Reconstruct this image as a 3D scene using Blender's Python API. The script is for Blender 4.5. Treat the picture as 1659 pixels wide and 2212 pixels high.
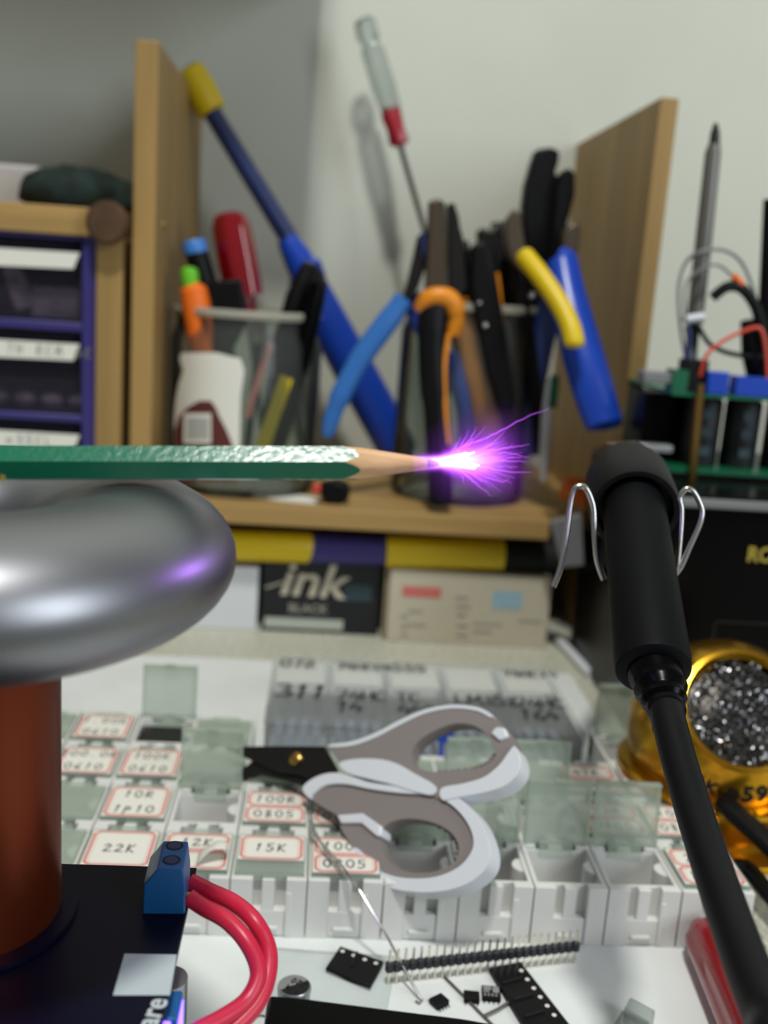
import bpy, bmesh, math, random
from math import sin, cos, pi, radians, sqrt, atan2, hypot
from mathutils import Vector, Matrix
from mathutils.geometry import tessellate_polygon

for o in list(bpy.data.objects):
    bpy.data.objects.remove(o)
random.seed(7)
scene = bpy.context.scene
COL = scene.collection
S = 0.01                      # everything is authored in centimetres

# ------------------------------------------------------------------ camera
FPX, PCX, PCY = 2200.0, 829.5, 1106.0
YAW, PITCH, ROLL = radians(-4), radians(12.4), radians(4)
CAM = Vector((0, 0, 22))
FW = Vector((-sin(YAW) * cos(PITCH), cos(YAW) * cos(PITCH), -sin(PITCH)))
R0 = Vector((cos(YAW), sin(YAW), 0))
U0 = R0.cross(FW)
RT = R0 * cos(ROLL) + U0 * sin(ROLL)
UP = -R0 * sin(ROLL) + U0 * cos(ROLL)
cd = bpy.data.cameras.new('camera')
cam = bpy.data.objects.new('camera', cd)
COL.objects.link(cam)
cam.matrix_world = Matrix(((RT.x, UP.x, -FW.x, CAM.x * S), (RT.y, UP.y, -FW.y, CAM.y * S),
                           (RT.z, UP.z, -FW.z, CAM.z * S), (0, 0, 0, 1)))
cd.sensor_fit = 'HORIZONTAL'
cd.sensor_width = 36
cd.lens = 36 * FPX / 1659
cd.clip_start = 0.01
cd.dof.use_dof = True
cd.dof.focus_distance = 0.255
cd.dof.aperture_fstop = 14
scene.camera = cam


def ray(x, y):
    return FW + RT * ((x - PCX) / FPX) - UP * ((y - PCY) / FPX)


def PD(x, y, d):
    return CAM + ray(x, y) * d


def PZ(x, y, z):
    v = ray(x, y)
    return CAM + v * ((z - CAM.z) / v.z)


def PY(x, y, Y):
    v = ray(x, y)
    return CAM + v * ((Y - CAM.y) / v.y)


def PPL(x, y, o, n):
    v = ray(x, y)
    return CAM + v * ((o - CAM).dot(n) / v.dot(n))


def depth(p):
    return (p - CAM).dot(FW)


# ------------------------------------------------------------------ light
def lin(c):
    c = c / 255.0
    return c / 12.92 if c <= 0.04045 else ((c + 0.055) / 1.055) ** 2.4


def rgb(c):
    return (lin(c[0]), lin(c[1]), lin(c[2]), 1)


w = bpy.data.worlds.new('room_ambience')
scene.world = w
w.use_nodes = True
bg = w.node_tree.nodes['Background']
bg.inputs[0].default_value = (0.80, 0.83, 0.80, 1)
bg.inputs[1].default_value = 0.20


def area(name, loc, target, sx, sy, power, col, shape='RECTANGLE'):
    L = bpy.data.lights.new(name, 'AREA')
    L.shape = shape
    L.size = sx * S
    L.size_y = sy * S
    L.energy = power
    L.color = col
    o = bpy.data.objects.new(name, L)
    o.location = Vector(loc) * S
    o.rotation_euler = (Vector(target) - Vector(loc)).to_track_quat('-Z', 'Y').to_euler()
    COL.objects.link(o)
    return o


area('bench_lamp', (-3, -18, 158), (4, 50, 4), 14, 14, 18.0, (1.0, 1.0, 0.94), 'DISK')
area('room_window', (104, -62, 70), (-3, 16, 17), 40, 84, 10.0, (0.88, 0.95, 1.0))
vs = scene.view_settings
vs.view_transform = 'Standard'
vs.look = 'None'
vs.gamma = 1
vs.use_curve_mapping = False
vs.exposure = 0.0
scene.cycles.use_denoising = True


# ------------------------------------------------------------------ materials
def mat(name, c, rough=0.5, metal=0.0, spec=0.5, var=0.0, vscale=30.0, bump=0.0, bscale=200.0, trans=0.0,
        emit=None, estr=0.0, coat=0.0, ior=1.45, stretch=None, c2=None):
    m = bpy.data.materials.new(name)
    m.use_nodes = True
    nt = m.node_tree
    b = nt.nodes['Principled BSDF']
    b.inputs['Base Color'].default_value = rgb(c)
    b.inputs['Roughness'].default_value = rough
    b.inputs['Metallic'].default_value = metal
    b.inputs['Specular IOR Level'].default_value = spec
    b.inputs['Transmission Weight'].default_value = trans
    b.inputs['Coat Weight'].default_value = coat
    b.inputs['IOR'].default_value = ior
    if emit:
        b.inputs['Emission Color'].default_value = rgb(emit)
        b.inputs['Emission Strength'].default_value = estr
    if var or bump:
        tc = nt.nodes.new('ShaderNodeTexCoord')
        mp = nt.nodes.new('ShaderNodeMapping')
        if stretch:
            mp.inputs['Scale'].default_value = stretch
        nt.links.new(tc.outputs['Object'], mp.inputs['Vector'])
    if var:
        n = nt.nodes.new('ShaderNodeTexNoise')
        n.inputs['Scale'].default_value = vscale
        n.inputs['Detail'].default_value = 5
        nt.links.new(mp.outputs[0], n.inputs['Vector'])
        r = nt.nodes.new('ShaderNodeValToRGB')
        a, z = (c2 or tuple(x * (1 - var) for x in c)), tuple(min(255, x * (1 + var * 0.5)) for x in c)
        r.color_ramp.elements[0].color = rgb(a)
        r.color_ramp.elements[1].color = rgb(z)
        r.color_ramp.elements[0].position = 0.35
        r.color_ramp.elements[1].position = 0.65
        nt.links.new(n.outputs['Fac'], r.inputs[0])
        nt.links.new(r.outputs[0], b.inputs['Base Color'])
    if bump:
        n2 = nt.nodes.new('ShaderNodeTexNoise')
        n2.inputs['Scale'].default_value = bscale
        n2.inputs['Detail'].default_value = 3
        nt.links.new(mp.outputs[0], n2.inputs['Vector'])
        bp = nt.nodes.new('ShaderNodeBump')
        bp.inputs['Strength'].default_value = bump
        bp.inputs['Distance'].default_value = 0.0006
        nt.links.new(n2.outputs['Fac'], bp.inputs['Height'])
        nt.links.new(bp.outputs[0], b.inputs['Normal'])
    return m


def see_through(name, c, clear, rough=0.2, tint=None, refl=0.08):
    """thin clear or frosted plastic / thin glass"""
    m = bpy.data.materials.new(name)
    m.use_nodes = True
    nt = m.node_tree
    nt.nodes.clear()
    out = nt.nodes.new('ShaderNodeOutputMaterial')
    tr = nt.nodes.new('ShaderNodeBsdfTransparent')
    tr.inputs[0].default_value = rgb(tint or c)
    df = nt.nodes.new('ShaderNodeBsdfDiffuse')
    df.inputs[0].default_value = rgb(c)
    tl = nt.nodes.new('ShaderNodeBsdfTranslucent')
    tl.inputs[0].default_value = rgb(c)
    gl = nt.nodes.new('ShaderNodeBsdfGlossy')
    gl.inputs['Roughness'].default_value = rough
    m1 = nt.nodes.new('ShaderNodeMixShader')
    m1.inputs[0].default_value = 0.45
    nt.links.new(df.outputs[0], m1.inputs[1])
    nt.links.new(tl.outputs[0], m1.inputs[2])
    m2 = nt.nodes.new('ShaderNodeMixShader')
    m2.inputs[0].default_value = clear
    nt.links.new(m1.outputs[0], m2.inputs[1])
    nt.links.new(tr.outputs[0], m2.inputs[2])
    lw = nt.nodes.new('ShaderNodeLayerWeight')
    lw.inputs['Blend'].default_value = refl
    m3 = nt.nodes.new('ShaderNodeMixShader')
    nt.links.new(lw.outputs['Fresnel'], m3.inputs[0])
    nt.links.new(m2.outputs[0], m3.inputs[1])
    nt.links.new(gl.outputs[0], m3.inputs[2])
    nt.links.new(m3.outputs[0], out.inputs[0])
    return m


def emission(name, c, strength):
    m = bpy.data.materials.new(name)
    m.use_nodes = True
    nt = m.node_tree
    nt.nodes.clear()
    out = nt.nodes.new('ShaderNodeOutputMaterial')
    e = nt.nodes.new('ShaderNodeEmission')
    e.inputs[0].default_value = rgb(c)
    e.inputs[1].default_value = strength
    nt.links.new(e.outputs[0], out.inputs[0])
    return m


def wood(name, c, axis, s=1.0):
    st = {'x': (4, 60, 60), 'y': (60, 4, 60), 'z': (60, 60, 4)}[axis]
    return mat(name, c, 0.55, var=0.10, vscale=1.0 * s, bump=0.1, bscale=6, stretch=st)


M = dict(
    wall=mat('wall_paint', (203, 206, 195), 0.8, var=0.02, vscale=8, bump=0.1, bscale=400),
    desk=mat('speckled_laminate', (196, 196, 180), 0.45, var=0.16, vscale=420),
    sheet=mat('white_sheet', (222, 226, 224), 0.6, var=0.015, vscale=40),
    wood_x=wood('beech_along', (168, 135, 81), 'x'),
    wood_z=wood('beech_upright', (156, 125, 73), 'z'),
    wood_brown=mat('brown_wood', (82, 58, 36), 0.6, var=0.2, vscale=60),
    blocker=mat('blocker_paint', (190, 190, 182), 0.8),
    boxw=mat('box_plastic', (216, 216, 212), 0.38, bump=0.02, bscale=300),
    lid=see_through('lid_plastic', (226, 233, 224), 0.62, 0.18, (241, 247, 242)),
    lid_dark=mat('hinge_plastic', (92, 112, 100), 0.3),
    paper=mat('paper', (224, 222, 212), 0.75),
    red=mat('red_print', (206, 62, 56), 0.7),
    pink=mat('pink_print', (222, 140, 130), 0.7),
    pen=mat('ink_strokes', (38, 40, 44), 0.6),
    alu=mat('spun_aluminium', (142, 143, 148), 0.40, metal=1.0, bump=0.04, bscale=40, stretch=(1, 1, 30)),
    copper=mat('copper_winding', (118, 50, 24), 0.36, metal=0.75),
    pcb_navy=mat('navy_solder_mask', (9, 9, 30), 0.35, spec=.2),
    pcb_green=mat('green_solder_mask', (16, 92, 62), 0.35),
    pcb_edge=mat('board_edge', (150, 140, 96), 0.6),
    silk=mat('silkscreen', (186, 196, 198), 0.6),
    sticker=mat('grey_white_patch', (176, 188, 192), 0.6),
    blue_term=mat('blue_terminal', (22, 84, 140), 0.4),
    blue=mat('blue_plastic', (24, 66, 176), 0.3),
    blue_lt=mat('light_blue_plastic', (52, 108, 180), 0.28),
    navy=mat('navy_plastic', (36, 48, 92), 0.3),
    blue_cap=mat('blue_cap', (60, 120, 196), 0.4),
    violet_blue=mat('violet_blue_plastic', (54, 48, 112), 0.4),
    black=mat('black_plastic', (13, 13, 15), 0.45, spec=.2),
    blackg=mat('black_gloss', (5, 5, 6), 0.24, spec=.1),
    foam=mat('black_rubber', (10, 11, 13), 0.55, spec=.12),
    rubber=mat('cable_rubber', (9, 10, 13), 0.45, spec=.18),
    dark=mat('dark_cavity', (16, 16, 18), 0.8),
    steel=mat('steel', (190, 190, 188), 0.22, metal=1.0),
    steel_dk=mat('dark_steel', (62, 60, 58), 0.32, metal=0.9),
    steel_br=mat('brown_steel', (98, 86, 74), 0.4, metal=0.85),
    grey_rod=mat('grey_metal', (112, 110, 106), 0.42, metal=0.6),
    gold=mat('gold_lacquer', (200, 150, 40), 0.22, metal=0.95, bump=0.15, bscale=120),
    brass=mat('brass', (186, 150, 84), 0.3, metal=1.0),
    pinm=mat('tinned_pin', (226, 218, 196), 0.25, metal=1.0),
    housing=mat('header_housing', (40, 43, 48), 0.5),
    cream=mat('cream_plastic', (196, 184, 150), 0.5),
    wool=mat('wire_wool', (120, 120, 122), 0.25, metal=1.0),
    yellow=mat('yellow_plastic', (214, 184, 20), 0.4),
    orange=mat('orange_plastic', (226, 138, 26), 0.4),
    carrot=mat('carrot_orange', (232, 110, 26), 0.45),
    lime=mat('lime_plastic', (104, 190, 40), 0.45),
    redp=mat('red_acetate', (150, 14, 28), 0.12, spec=0.6, trans=0.35, coat=0.4),
    red_collar=mat('red_collar', (150, 28, 44), 0.3),
    redw=mat('red_silicone', (196, 34, 64), 0.35),
    red_thin=mat('red_wire', (204, 72, 52), 0.4),
    whitew=mat('white_wire', (178, 182, 184), 0.4),
    greyw=mat('grey_wire', (120, 124, 126), 0.45),
    white=mat('white_plastic', (214, 218, 224), 0.34),
    taupe=mat('taupe_plastic', (134, 126, 124), 0.5),
    grey=mat('grey_plastic', (116, 118, 120), 0.45),
    glass=see_through('jar_glass', (206, 214, 210), 0.93, 0.05, (238, 242, 240), 0.14),
    rim=see_through('jar_rim', (216, 214, 200), 0.25, 0.1, (240, 240, 235), 0.2),
    clear=see_through('clear_acrylic', (206, 214, 210), 0.62, 0.08, (236, 240, 238), 0.25),
    frosted=see_through('frosted_case', (226, 228, 226), 0.84, 0.15, (250, 251, 252), 0.04),
    bag=see_through('thin_film', (226, 230, 230), 0.86, 0.12, (250, 251, 251), 0.05),
    drawer=see_through('drawer_front', (110, 108, 122), 0.82, 0.15, (214, 212, 220), 0.1),
    green_paint=mat('green_lacquer', (12, 104, 76), 0.22, bump=0.14, bscale=700, coat=0.6),
    cedar=mat('pencil_wood', (204, 164, 120), 0.65, var=0.12, vscale=2, stretch=(20, 300, 300)),
    graphite=mat('graphite', (70, 66, 72), 0.35, metal=0.4),
    goldfoil=mat('gold_foil', (196, 176, 84), 0.3, metal=0.8),
    maroon=mat('maroon_print', (92, 40, 36), 0.6),
    barcode=mat('barcode_grey', (132, 134, 134), 0.7),
    cardboard=mat('cream_card', (196, 188, 168), 0.7),
    cardside=mat('card_side', (138, 126, 104), 0.75),
    inkblack=mat('black_card', (24, 26, 30), 0.5),
    tealprint=mat('teal_print', (48, 66, 74), 0.5),
    palestrip=mat('pale_strip', (176, 182, 172), 0.6),
    redprint=mat('faded_red_print', (206, 112, 104), 0.7),
    blueprint=mat('faded_blue_print', (150, 184, 200), 0.7),
    greyprint=mat('grey_print', (150, 148, 138), 0.7),
    cloth=mat('dark_green_cloth', (22, 38, 34), 0.9, var=0.4, vscale=90, bump=0.8, bscale=300),
    greycard=mat('grey_card', (176, 172, 170), 0.8),
    copper_strand=mat('copper_strand', (214, 150, 90), 0.3, metal=1.0),
    capgrey=mat('cap_grey', (168, 170, 172), 0.35, metal=0.7),
    ledblue=mat('blue_led', (40, 40, 230), 0.3, emit=(70, 50, 255), estr=14),
    slate=mat('slate_plastic', (128, 138, 152), 0.5),
    contents=mat('stored_parts', (190, 172, 170), 0.7, var=0.25, vscale=80),
)


# ------------------------------------------------------------------ mesh tools
class MB:
    def __init__(s):
        s.v, s.f, s.m = [], [], []

    def add(s, vs_, fs, mi=0, T=None):
        o = len(s.v)
        for p in vs_:
            p = Vector(p)
            s.v.append(T @ p if T is not None else p)
        for f in fs:
            s.f.append([i + o for i in f])
            s.m.append(mi)
        return s

    def box(s, x0, x1, y0, y1, z0, z1, mi=0, T=None):
        c = [(x0, y0, z0), (x1, y0, z0), (x1, y1, z0), (x0, y1, z0), (x0, y0, z1), (x1, y0, z1), (x1, y1, z1), (x0, y1, z1)]
        return s.add(c, [(0, 3, 2, 1), (4, 5, 6, 7), (0, 1, 5, 4), (1, 2, 6, 5), (2, 3, 7, 6), (3, 0, 4, 7)], mi, T)

    def tube(s, pts, rad, n=12, mi=0, closed=False, flat=None, caps=True, lobes=0, lobe=0.0):
        pts = [Vector(p) for p in pts]
        k = len(pts)
        rads = list(rad) if isinstance(rad, (list, tuple)) else [rad] * k
        tang = []
        for i in range(k):
            a = pts[(i - 1) % k] if (closed or i > 0) else pts[i]
            b = pts[(i + 1) % k] if (closed or i < k - 1) else pts[i]
            t = b - a
            tang.append(t.normalized() if t.length > 1e-9 else Vector((0, 0, 1)))
        if flat:
            u = Vector(flat[0]).normalized()
        else:
            u = tang[0].orthogonal().normalized()
        vs_, fs = [], []
        for i in range(k):
            t = tang[i]
            if flat:
                u2 = (Vector(flat[0]) - t * t.dot(Vector(flat[0]))).normalized()
            else:
                u2 = (u - t * t.dot(u))
                u2 = u2.normalized() if u2.length > 1e-6 else t.orthogonal().normalized()
                u = u2
            b = t.cross(u2)
            for j in range(n):
                a = 2 * pi * j / n
                r = rads[i] * (1 - lobe * (0.5 + 0.5 * cos(lobes * a)) if lobes else 1)
                vs_.append(pts[i] + u2 * (cos(a) * r * (flat[1] if flat else 1)) + b * (sin(a) * r))
        m = k if closed else k - 1
        for i in range(m):
            for j in range(n):
                i2 = (i + 1) % k
                fs.append((i * n + j, i * n + (j + 1) % n, i2 * n + (j + 1) % n, i2 * n + j))
        if caps and not closed:
            fs.append(tuple(range(n - 1, -1, -1)))
            fs.append(tuple((k - 1) * n + j for j in range(n)))
        return s.add(vs_, fs, mi)

    def lathe(s, prof, n=32, T=None, mi=0, lobes=0, lobe=0.0):
        vs_, rings = [], []
        for r, z in prof:
            if r < 1e-6:
                rings.append([len(vs_)])
                vs_.append((0, 0, z))
            else:
                q = []
                for j in range(n):
                    a = 2 * pi * j / n
                    rr = r * (1 - lobe * (0.5 + 0.5 * cos(lobes * a)) if lobes else 1)
                    q.append(len(vs_))
                    vs_.append((rr * cos(a), rr * sin(a), z))
                rings.append(q)
        fs = []
        for a, b in zip(rings[:-1], rings[1:]):
            for j in range(n):
                k2 = (j + 1) % n
                if len(a) == 1 and len(b) == 1:
                    continue
                if len(a) == 1:
                    fs.append((a[0], b[k2], b[j]))
                elif len(b) == 1:
                    fs.append((a[j], a[k2], b[0]))
                else:
                    fs.append((a[j], a[k2], b[k2], b[j]))
        return s.add(vs_, fs, mi, T)

    def extr(s, poly, vec, holes=(), mi=0, mi_front=None):
        loops = [[Vector(p) for p in poly]] + [[Vector(p) for p in h] for h in holes]
        flat = [p for l in loops for p in l]
        tris = tessellate_polygon(loops)
        n = len(flat)
        vec = Vector(vec)
        fs = []
        s.add(flat + [p + vec for p in flat], [], mi)
        o = len(s.v) - 2 * n
        for t in tris:
            s.f.append([o + i for i in t])
            s.m.append(mi if mi_front is None else mi_front)
            s.f.append([o + n + i for i in reversed(t)])
            s.m.append(mi)
        b = 0
        for l in loops:
            k = len(l)
            for i in range(k):
                j = (i + 1) % k
                s.f.append([o + b + i, o + b + j, o + n + b + j, o + n + b + i])
                s.m.append(mi)
            b += k
        return s

    def ell(s, c, r, n=16, m=8, mi=0, T=None, jit=0.0):
        prof = []
        vs_ = [(0, 0, -1)]
        for i in range(1, m):
            a = -pi / 2 + pi * i / m
            for j in range(n):
                q = 1 + random.uniform(-jit, jit)
                vs_.append((cos(a) * cos(2 * pi * j / n) * q, cos(a) * sin(2 * pi * j / n) * q, sin(a) * q))
        vs_.append((0, 0, 1))
        fs = []
        for j in range(n):
            k = (j + 1) % n
            fs.append((0, 1 + k, 1 + j))
            for i in range(m - 2):
                fs.append((1 + i * n + j, 1 + i * n + k, 1 + (i + 1) * n + k, 1 + (i + 1) * n + j))
            fs.append((1 + (m - 2) * n + j, 1 + (m - 2) * n + k, len(vs_) - 1))
        c, r = Vector(c), Vector(r) if not isinstance(r, (int, float)) else Vector((r, r, r))
        return s.add([c + Vector((p[0] * r.x, p[1] * r.y, p[2] * r.z)) for p in vs_], fs, mi, T)

    def mesh(s, name, mats, smooth=40, inv=None):
        me = bpy.data.meshes.new(name)
        vv = [(inv @ p if inv is not None else p) * S for p in s.v]
        me.from_pydata([tuple(p) for p in vv], [], s.f)
        for m in (mats if isinstance(mats, (list, tuple)) else [mats]):
            me.materials.append(M[m] if isinstance(m, str) else m)
        if any(s.m):
            me.polygons.foreach_set('material_index', s.m)
        bm = bmesh.new()
        bm.from_mesh(me)
        bmesh.ops.recalc_face_normals(bm, faces=bm.faces)
        bm.to_mesh(me)
        bm.free()
        if smooth:
            me.polygons.foreach_set('use_smooth', [True] * len(me.polygons))
            me.set_sharp_from_angle(angle=radians(smooth))
        me.update()
        return me

    def build(s, name, mats, parent=None, world=True, smooth=40, bevel=0.0, seg=2, label=None):
        if parent is None:
            xs = [p.x for p in s.v]
            ys = [p.y for p in s.v]
            o = Vector(((min(xs) + max(xs)) / 2, (min(ys) + max(ys)) / 2, min(p.z for p in s.v)))
            ob = bpy.data.objects.new(name, s.mesh(name, mats, smooth, Matrix.Translation(-o)))
            ob.location = o * S
            ORG[ob] = Matrix.Translation(o)
        else:
            T = ORG[parent]
            ob = bpy.data.objects.new(name, s.mesh(name, mats, smooth, T.inverted() if world else None))
            ob.parent = parent
            ORG[ob] = T
        COL.objects.link(ob)
        if bevel:
            b = ob.modifiers.new('bevel', 'BEVEL')
            b.width = bevel * S
            b.segments = seg
            b.limit_method = 'ANGLE'
            b.angle_limit = radians(40)
            b.harden_normals = False
        if label:
            ob['label'] = label
        return ob


ORG = {}


def tag(o, label, cat, group=None, kind=None):
    if label:
        o['label'] = label
    if cat:
        o['category'] = cat
    if group:
        o['group'] = group
    if kind:
        o['kind'] = kind
    return o


def thing(name, label, cat, loc=(0, 0, 0), group=None, T=None):
    o = bpy.data.objects.new(name, None)
    o.empty_display_size = 0.01
    T = T if T is not None else Matrix.Translation(Vector(loc))
    o.matrix_world = Matrix.Translation(T.to_translation() * S) @ T.to_quaternion().to_matrix().to_4x4()
    COL.objects.link(o)
    ORG[o] = T
    return tag(o, label, cat, group)


def struct(o):
    o['kind'] = 'structure'
    return o


def frame(o, z, x=None):
    z = Vector(z).normalized()
    x = Vector(x) if x is not None else z.orthogonal()
    x = (x - z * z.dot(x)).normalized()
    y = z.cross(x)
    return Matrix(((x.x, y.x, z.x, o[0]), (x.y, y.y, z.y, o[1]), (x.z, y.z, z.z, o[2]), (0, 0, 0, 1)))


def text_geo(body, size, shear=0.0, offset=0.0, align='LEFT'):
    cu = bpy.data.curves.new('lettering', 'FONT')
    cu.body = body
    cu.size = size
    cu.shear = shear
    cu.offset = offset
    cu.align_x = align
    cu.resolution_u = 3
    ob = bpy.data.objects.new('lettering', cu)
    COL.objects.link(ob)
    dg = bpy.context.evaluated_depsgraph_get()
    ev = ob.evaluated_get(dg)
    me = ev.to_mesh()
    vs_ = [v.co.copy() for v in me.vertices]
    fs = [tuple(p.vertices) for p in me.polygons]
    ev.to_mesh_clear()
    bpy.data.objects.remove(ob)
    bpy.data.curves.remove(cu)
    return vs_, fs


STROKE = {
    '0': [[(.3, 0), (.05, .3), (.1, .8), (.35, 1), (.55, .7), (.5, .2), (.3, 0)]],
    '1': [[(.2, .75), (.38, 1), (.22, 0)]],
    '2': [[(.08, .75), (.3, 1), (.52, .75), (.2, .25), (.05, .05), (.6, .08)]],
    '3': [[(.1, .9), (.4, 1), (.5, .75), (.25, .55), (.52, .35), (.4, .05), (.05, .08)]],
    '4': [[(.35, 1), (.05, .4), (.6, .4)], [(.45, .65), (.38, 0)]],
    '5': [[(.55, 1), (.18, .98), (.12, .58), (.45, .55), (.48, .2), (.2, 0), (.02, .12)]],
    '7': [[(.08, .95), (.55, 1), (.22, 0)]],
    '8': [[(.3, .52), (.1, .8), (.32, 1), (.5, .8), (.1, .25), (.25, 0), (.5, .2), (.3, .52)]],
    '6': [[(.48, 1), (.12, .5), (.12, .1), (.4, 0), (.5, .3), (.15, .42)]],
    '9': [[(.5, .7), (.2, .55), (.15, .9), (.5, .95), (.48, .5), (.3, 0)]],
    'K': [[(.15, 1), (.05, 0)], [(.55, .95), (.1, .45), (.5, 0)]],
    'R': [[(.08, 0), (.15, 1), (.5, .9), (.45, .6), (.12, .5), (.55, 0)]],
    'M': [[(.02, 0), (.12, 1), (.3, .3), (.55, 1), (.6, 0)]],
    'T': [[(.02, .95), (.6, 1)], [(.32, .98), (.26, 0)]],
    'C': [[(.55, .85), (.3, 1), (.06, .6), (.12, .1), (.5, .1)]],
    'H': [[(.1, 1), (.05, 0)], [(.5, 1), (.48, 0)], [(.08, .5), (.5, .52)]],
    'L': [[(.12, 1), (.06, .05), (.5, .05)]],
    'p': [[(.15, .8), (.02, -.3)], [(.12, .6), (.4, .75), (.45, .4), (.1, .3)]],
    'n': [[(.05, .6), (.05, 0)], [(.05, .4), (.3, .6), (.45, .4), (.45, 0)]],
    '.': [[(.2, 0), (.28, .06)]], ' ': [], '-': [[(.1, .5), (.5, .5)]],
    'A': [[(0, 0), (.3, 1), (.55, 0)], [(.1, .4), (.48, .4)]],
}


def hand(mb, body, x, y, h, wd, mi, T, adv=0.72):
    """handwriting as flat pen strokes in the plane z=0 of T"""
    for ch in body:
        for line in STROKE.get(ch, []):
            q = [Vector((x + p[0] * h + random.uniform(-.02, .02) * h, y + p[1] * h + random.uniform(-.03, .03) * h, 0)) for p in line]
            for a, b in zip(q[:-1], q[1:]):
                d = b - a
                if d.length < 1e-6:
                    continue
                nrm = Vector((-d.y, d.x, 0)).normalized() * wd
                e = d.normalized() * wd * .6
                mb.add([a - nrm - e, b - nrm + e, b + nrm + e, a + nrm - e], [(0, 1, 2, 3)], mi, T)
        x += adv * h
    return x


def rpts(lst, Y):
    return [PY(p[0], p[1], p[2] if len(p) > 2 else Y) for p in lst]


def ptube(mb, lst, Y, widths, n=14, mi=0, **k):
    """tube through photo points at real distance Y, widths in photo pixels at that distance"""
    pts = rpts(lst, Y)
    ws = widths if isinstance(widths, (list, tuple)) else [widths] * len(pts)
    return mb.tube(pts, [wd / 2 * depth(p) / FPX for wd, p in zip(ws, pts)], n, mi, **k)


def smooth_path(pts, sub=5, closed=False):
    pts = [Vector(p) for p in pts]
    k = len(pts)
    out = []
    for i in range(k if closed else k - 1):
        p0 = pts[(i - 1) % k] if closed or i > 0 else pts[i]
        p1 = pts[i]
        p2 = pts[(i + 1) % k]
        p3 = pts[(i + 2) % k] if closed or i + 2 < k else p2
        for j in range(sub):
            t = j / sub
            out.append(0.5 * ((2 * p1) + (-p0 + p2) * t + (2 * p0 - 5 * p1 + 4 * p2 - p3) * t * t + (-p0 + 3 * p1 - 3 * p2 + p3) * t ** 3))
    if not closed:
        out.append(pts[-1])
    return out


def ppoly(mb, lst, Y, thick, mi=0, holes=(), round_=0):
    pts = rpts(lst, Y)
    if round_:
        pts = smooth_path(pts, round_, True)
    return mb.extr(pts, (0, thick, 0), [rpts(h, Y) for h in holes], mi)

# ------------------------------------------------------------------ the setting
struct(MB().box(-160, 160, 80, 84, -75, 200).build('wall_back', 'wall'))
struct(MB().box(-160, 160, -160, 80, -77, -75).build('floor', 'greycard'))
struct(MB().box(-90, -1.5, 63.5, 80, 43.5, 95).build('light_blocker_1', 'blocker'))  # unseen block added above the view to shade the left part of the wall
dk = thing('desk', 'cream speckled laminate desk top under everything', 'desk', (0, 40, -75))
MB().box(-95, 95, 2, 79.8, -3, 0).build('desk_top', 'desk', dk, bevel=0.2)
for lx in (-88, 88):
    for ly in (8, 74):
        MB().box(lx - 3, lx + 3, ly - 3, ly + 3, -75, -3).build('leg', 'greycard', dk)
tag(MB().box(-34, 15.9, 8, 57, 0.0, 0.1).build('work_sheet', 'sheet'), 'white sheet covering the desk under the small parts boxes', 'sheet')

# ------------------------------------------------------------------ wooden shelf frame
sh = thing('desk_shelf', 'beech desktop shelf with two tall side boards and a low board', 'shelf', (4, 70, 0))
MB().box(-11.05, -9.8, 60, 79.9, 0.0, 34.2).build('side_board', 'wood_z', sh, bevel=0.08)
MB().box(18.15, 19.2, 60, 79.9, 0.0, 33.5).build('side_board', 'wood_z', sh, bevel=0.08)
MB().box(-9.8, 14.5, 60, 79.9, 7.55, 8.75).build('shelf_board', 'wood_x', sh, bevel=0.08)
MB().box(14.5, 18.15, 63.5, 79.9, 7.55, 8.75).build('shelf_board', 'wood_x', sh, bevel=0.08)
mb = MB().lathe([(0, 0), (.22, 0), (.22, .06), (.12, .1), (0, .1)], 16, frame(PY(347, 487, 63) + Vector((0, 0, 0)), (1, 0, 0)))
p0 = PY(347, 487, 63)
mb.v = [v + Vector((-9.8 - p0.x, 0, 0)) for v in mb.v]
mb.build('screw_head', 'brass', sh)
mb = MB()
ppoly(mb, [(1190, 1128), (1256, 1112), (1262, 1222), (1215, 1226)], 59.2, .6)
mb.build('metal_bracket', 'grey', sh, bevel=.05)

# left cabinet with blue drawer frame
cb = thing('drawer_cabinet', 'beech cabinet with violet blue frame and clear labelled drawers', 'cabinet', (-20, 70, 0))
ztop = PY(150, 446, 60).z
zl = PY(100, 500, 60).z
MB().box(-34, -11.75, 60, 79.5, zl - .1, ztop).build('top_board', 'wood_x', cb, bevel=.06)
xs0, xs1 = PY(206, 720, 60).x, PY(263, 720, 60).x
MB().box(xs0, xs1, 60.05, 79.5, 0.1, zl - .1).build('side_panel', 'wood_z', cb, bevel=.06)
MB().box(-34, xs0, 79, 79.5, 0.1, zl - .1).build('back_panel', 'dark', cb)
fr = MB()
xr = xs0 - .02
rows = [(518, 690), (716, 890), (912, 1090)]
zz = []
for a, b in rows:
    zz.append((PY(60, a - 6, 60.6).z, PY(60, b, 60.6).z))
fr.box(xr - .85, xr, 60.4, 78, .1, zl - .12)
prev = zl - .12
for (a, b) in zz:
    fr.box(-34, xr - .85, 60.4, 78, a, prev)
    prev = b
fr.box(-34, xr - .85, 60.4, 78, .1, prev)
fr.build('drawer_frame', 'violet_blue', cb, bevel=.08)
wr = ['', '7H RCM 4C', 'n35CL']
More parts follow.
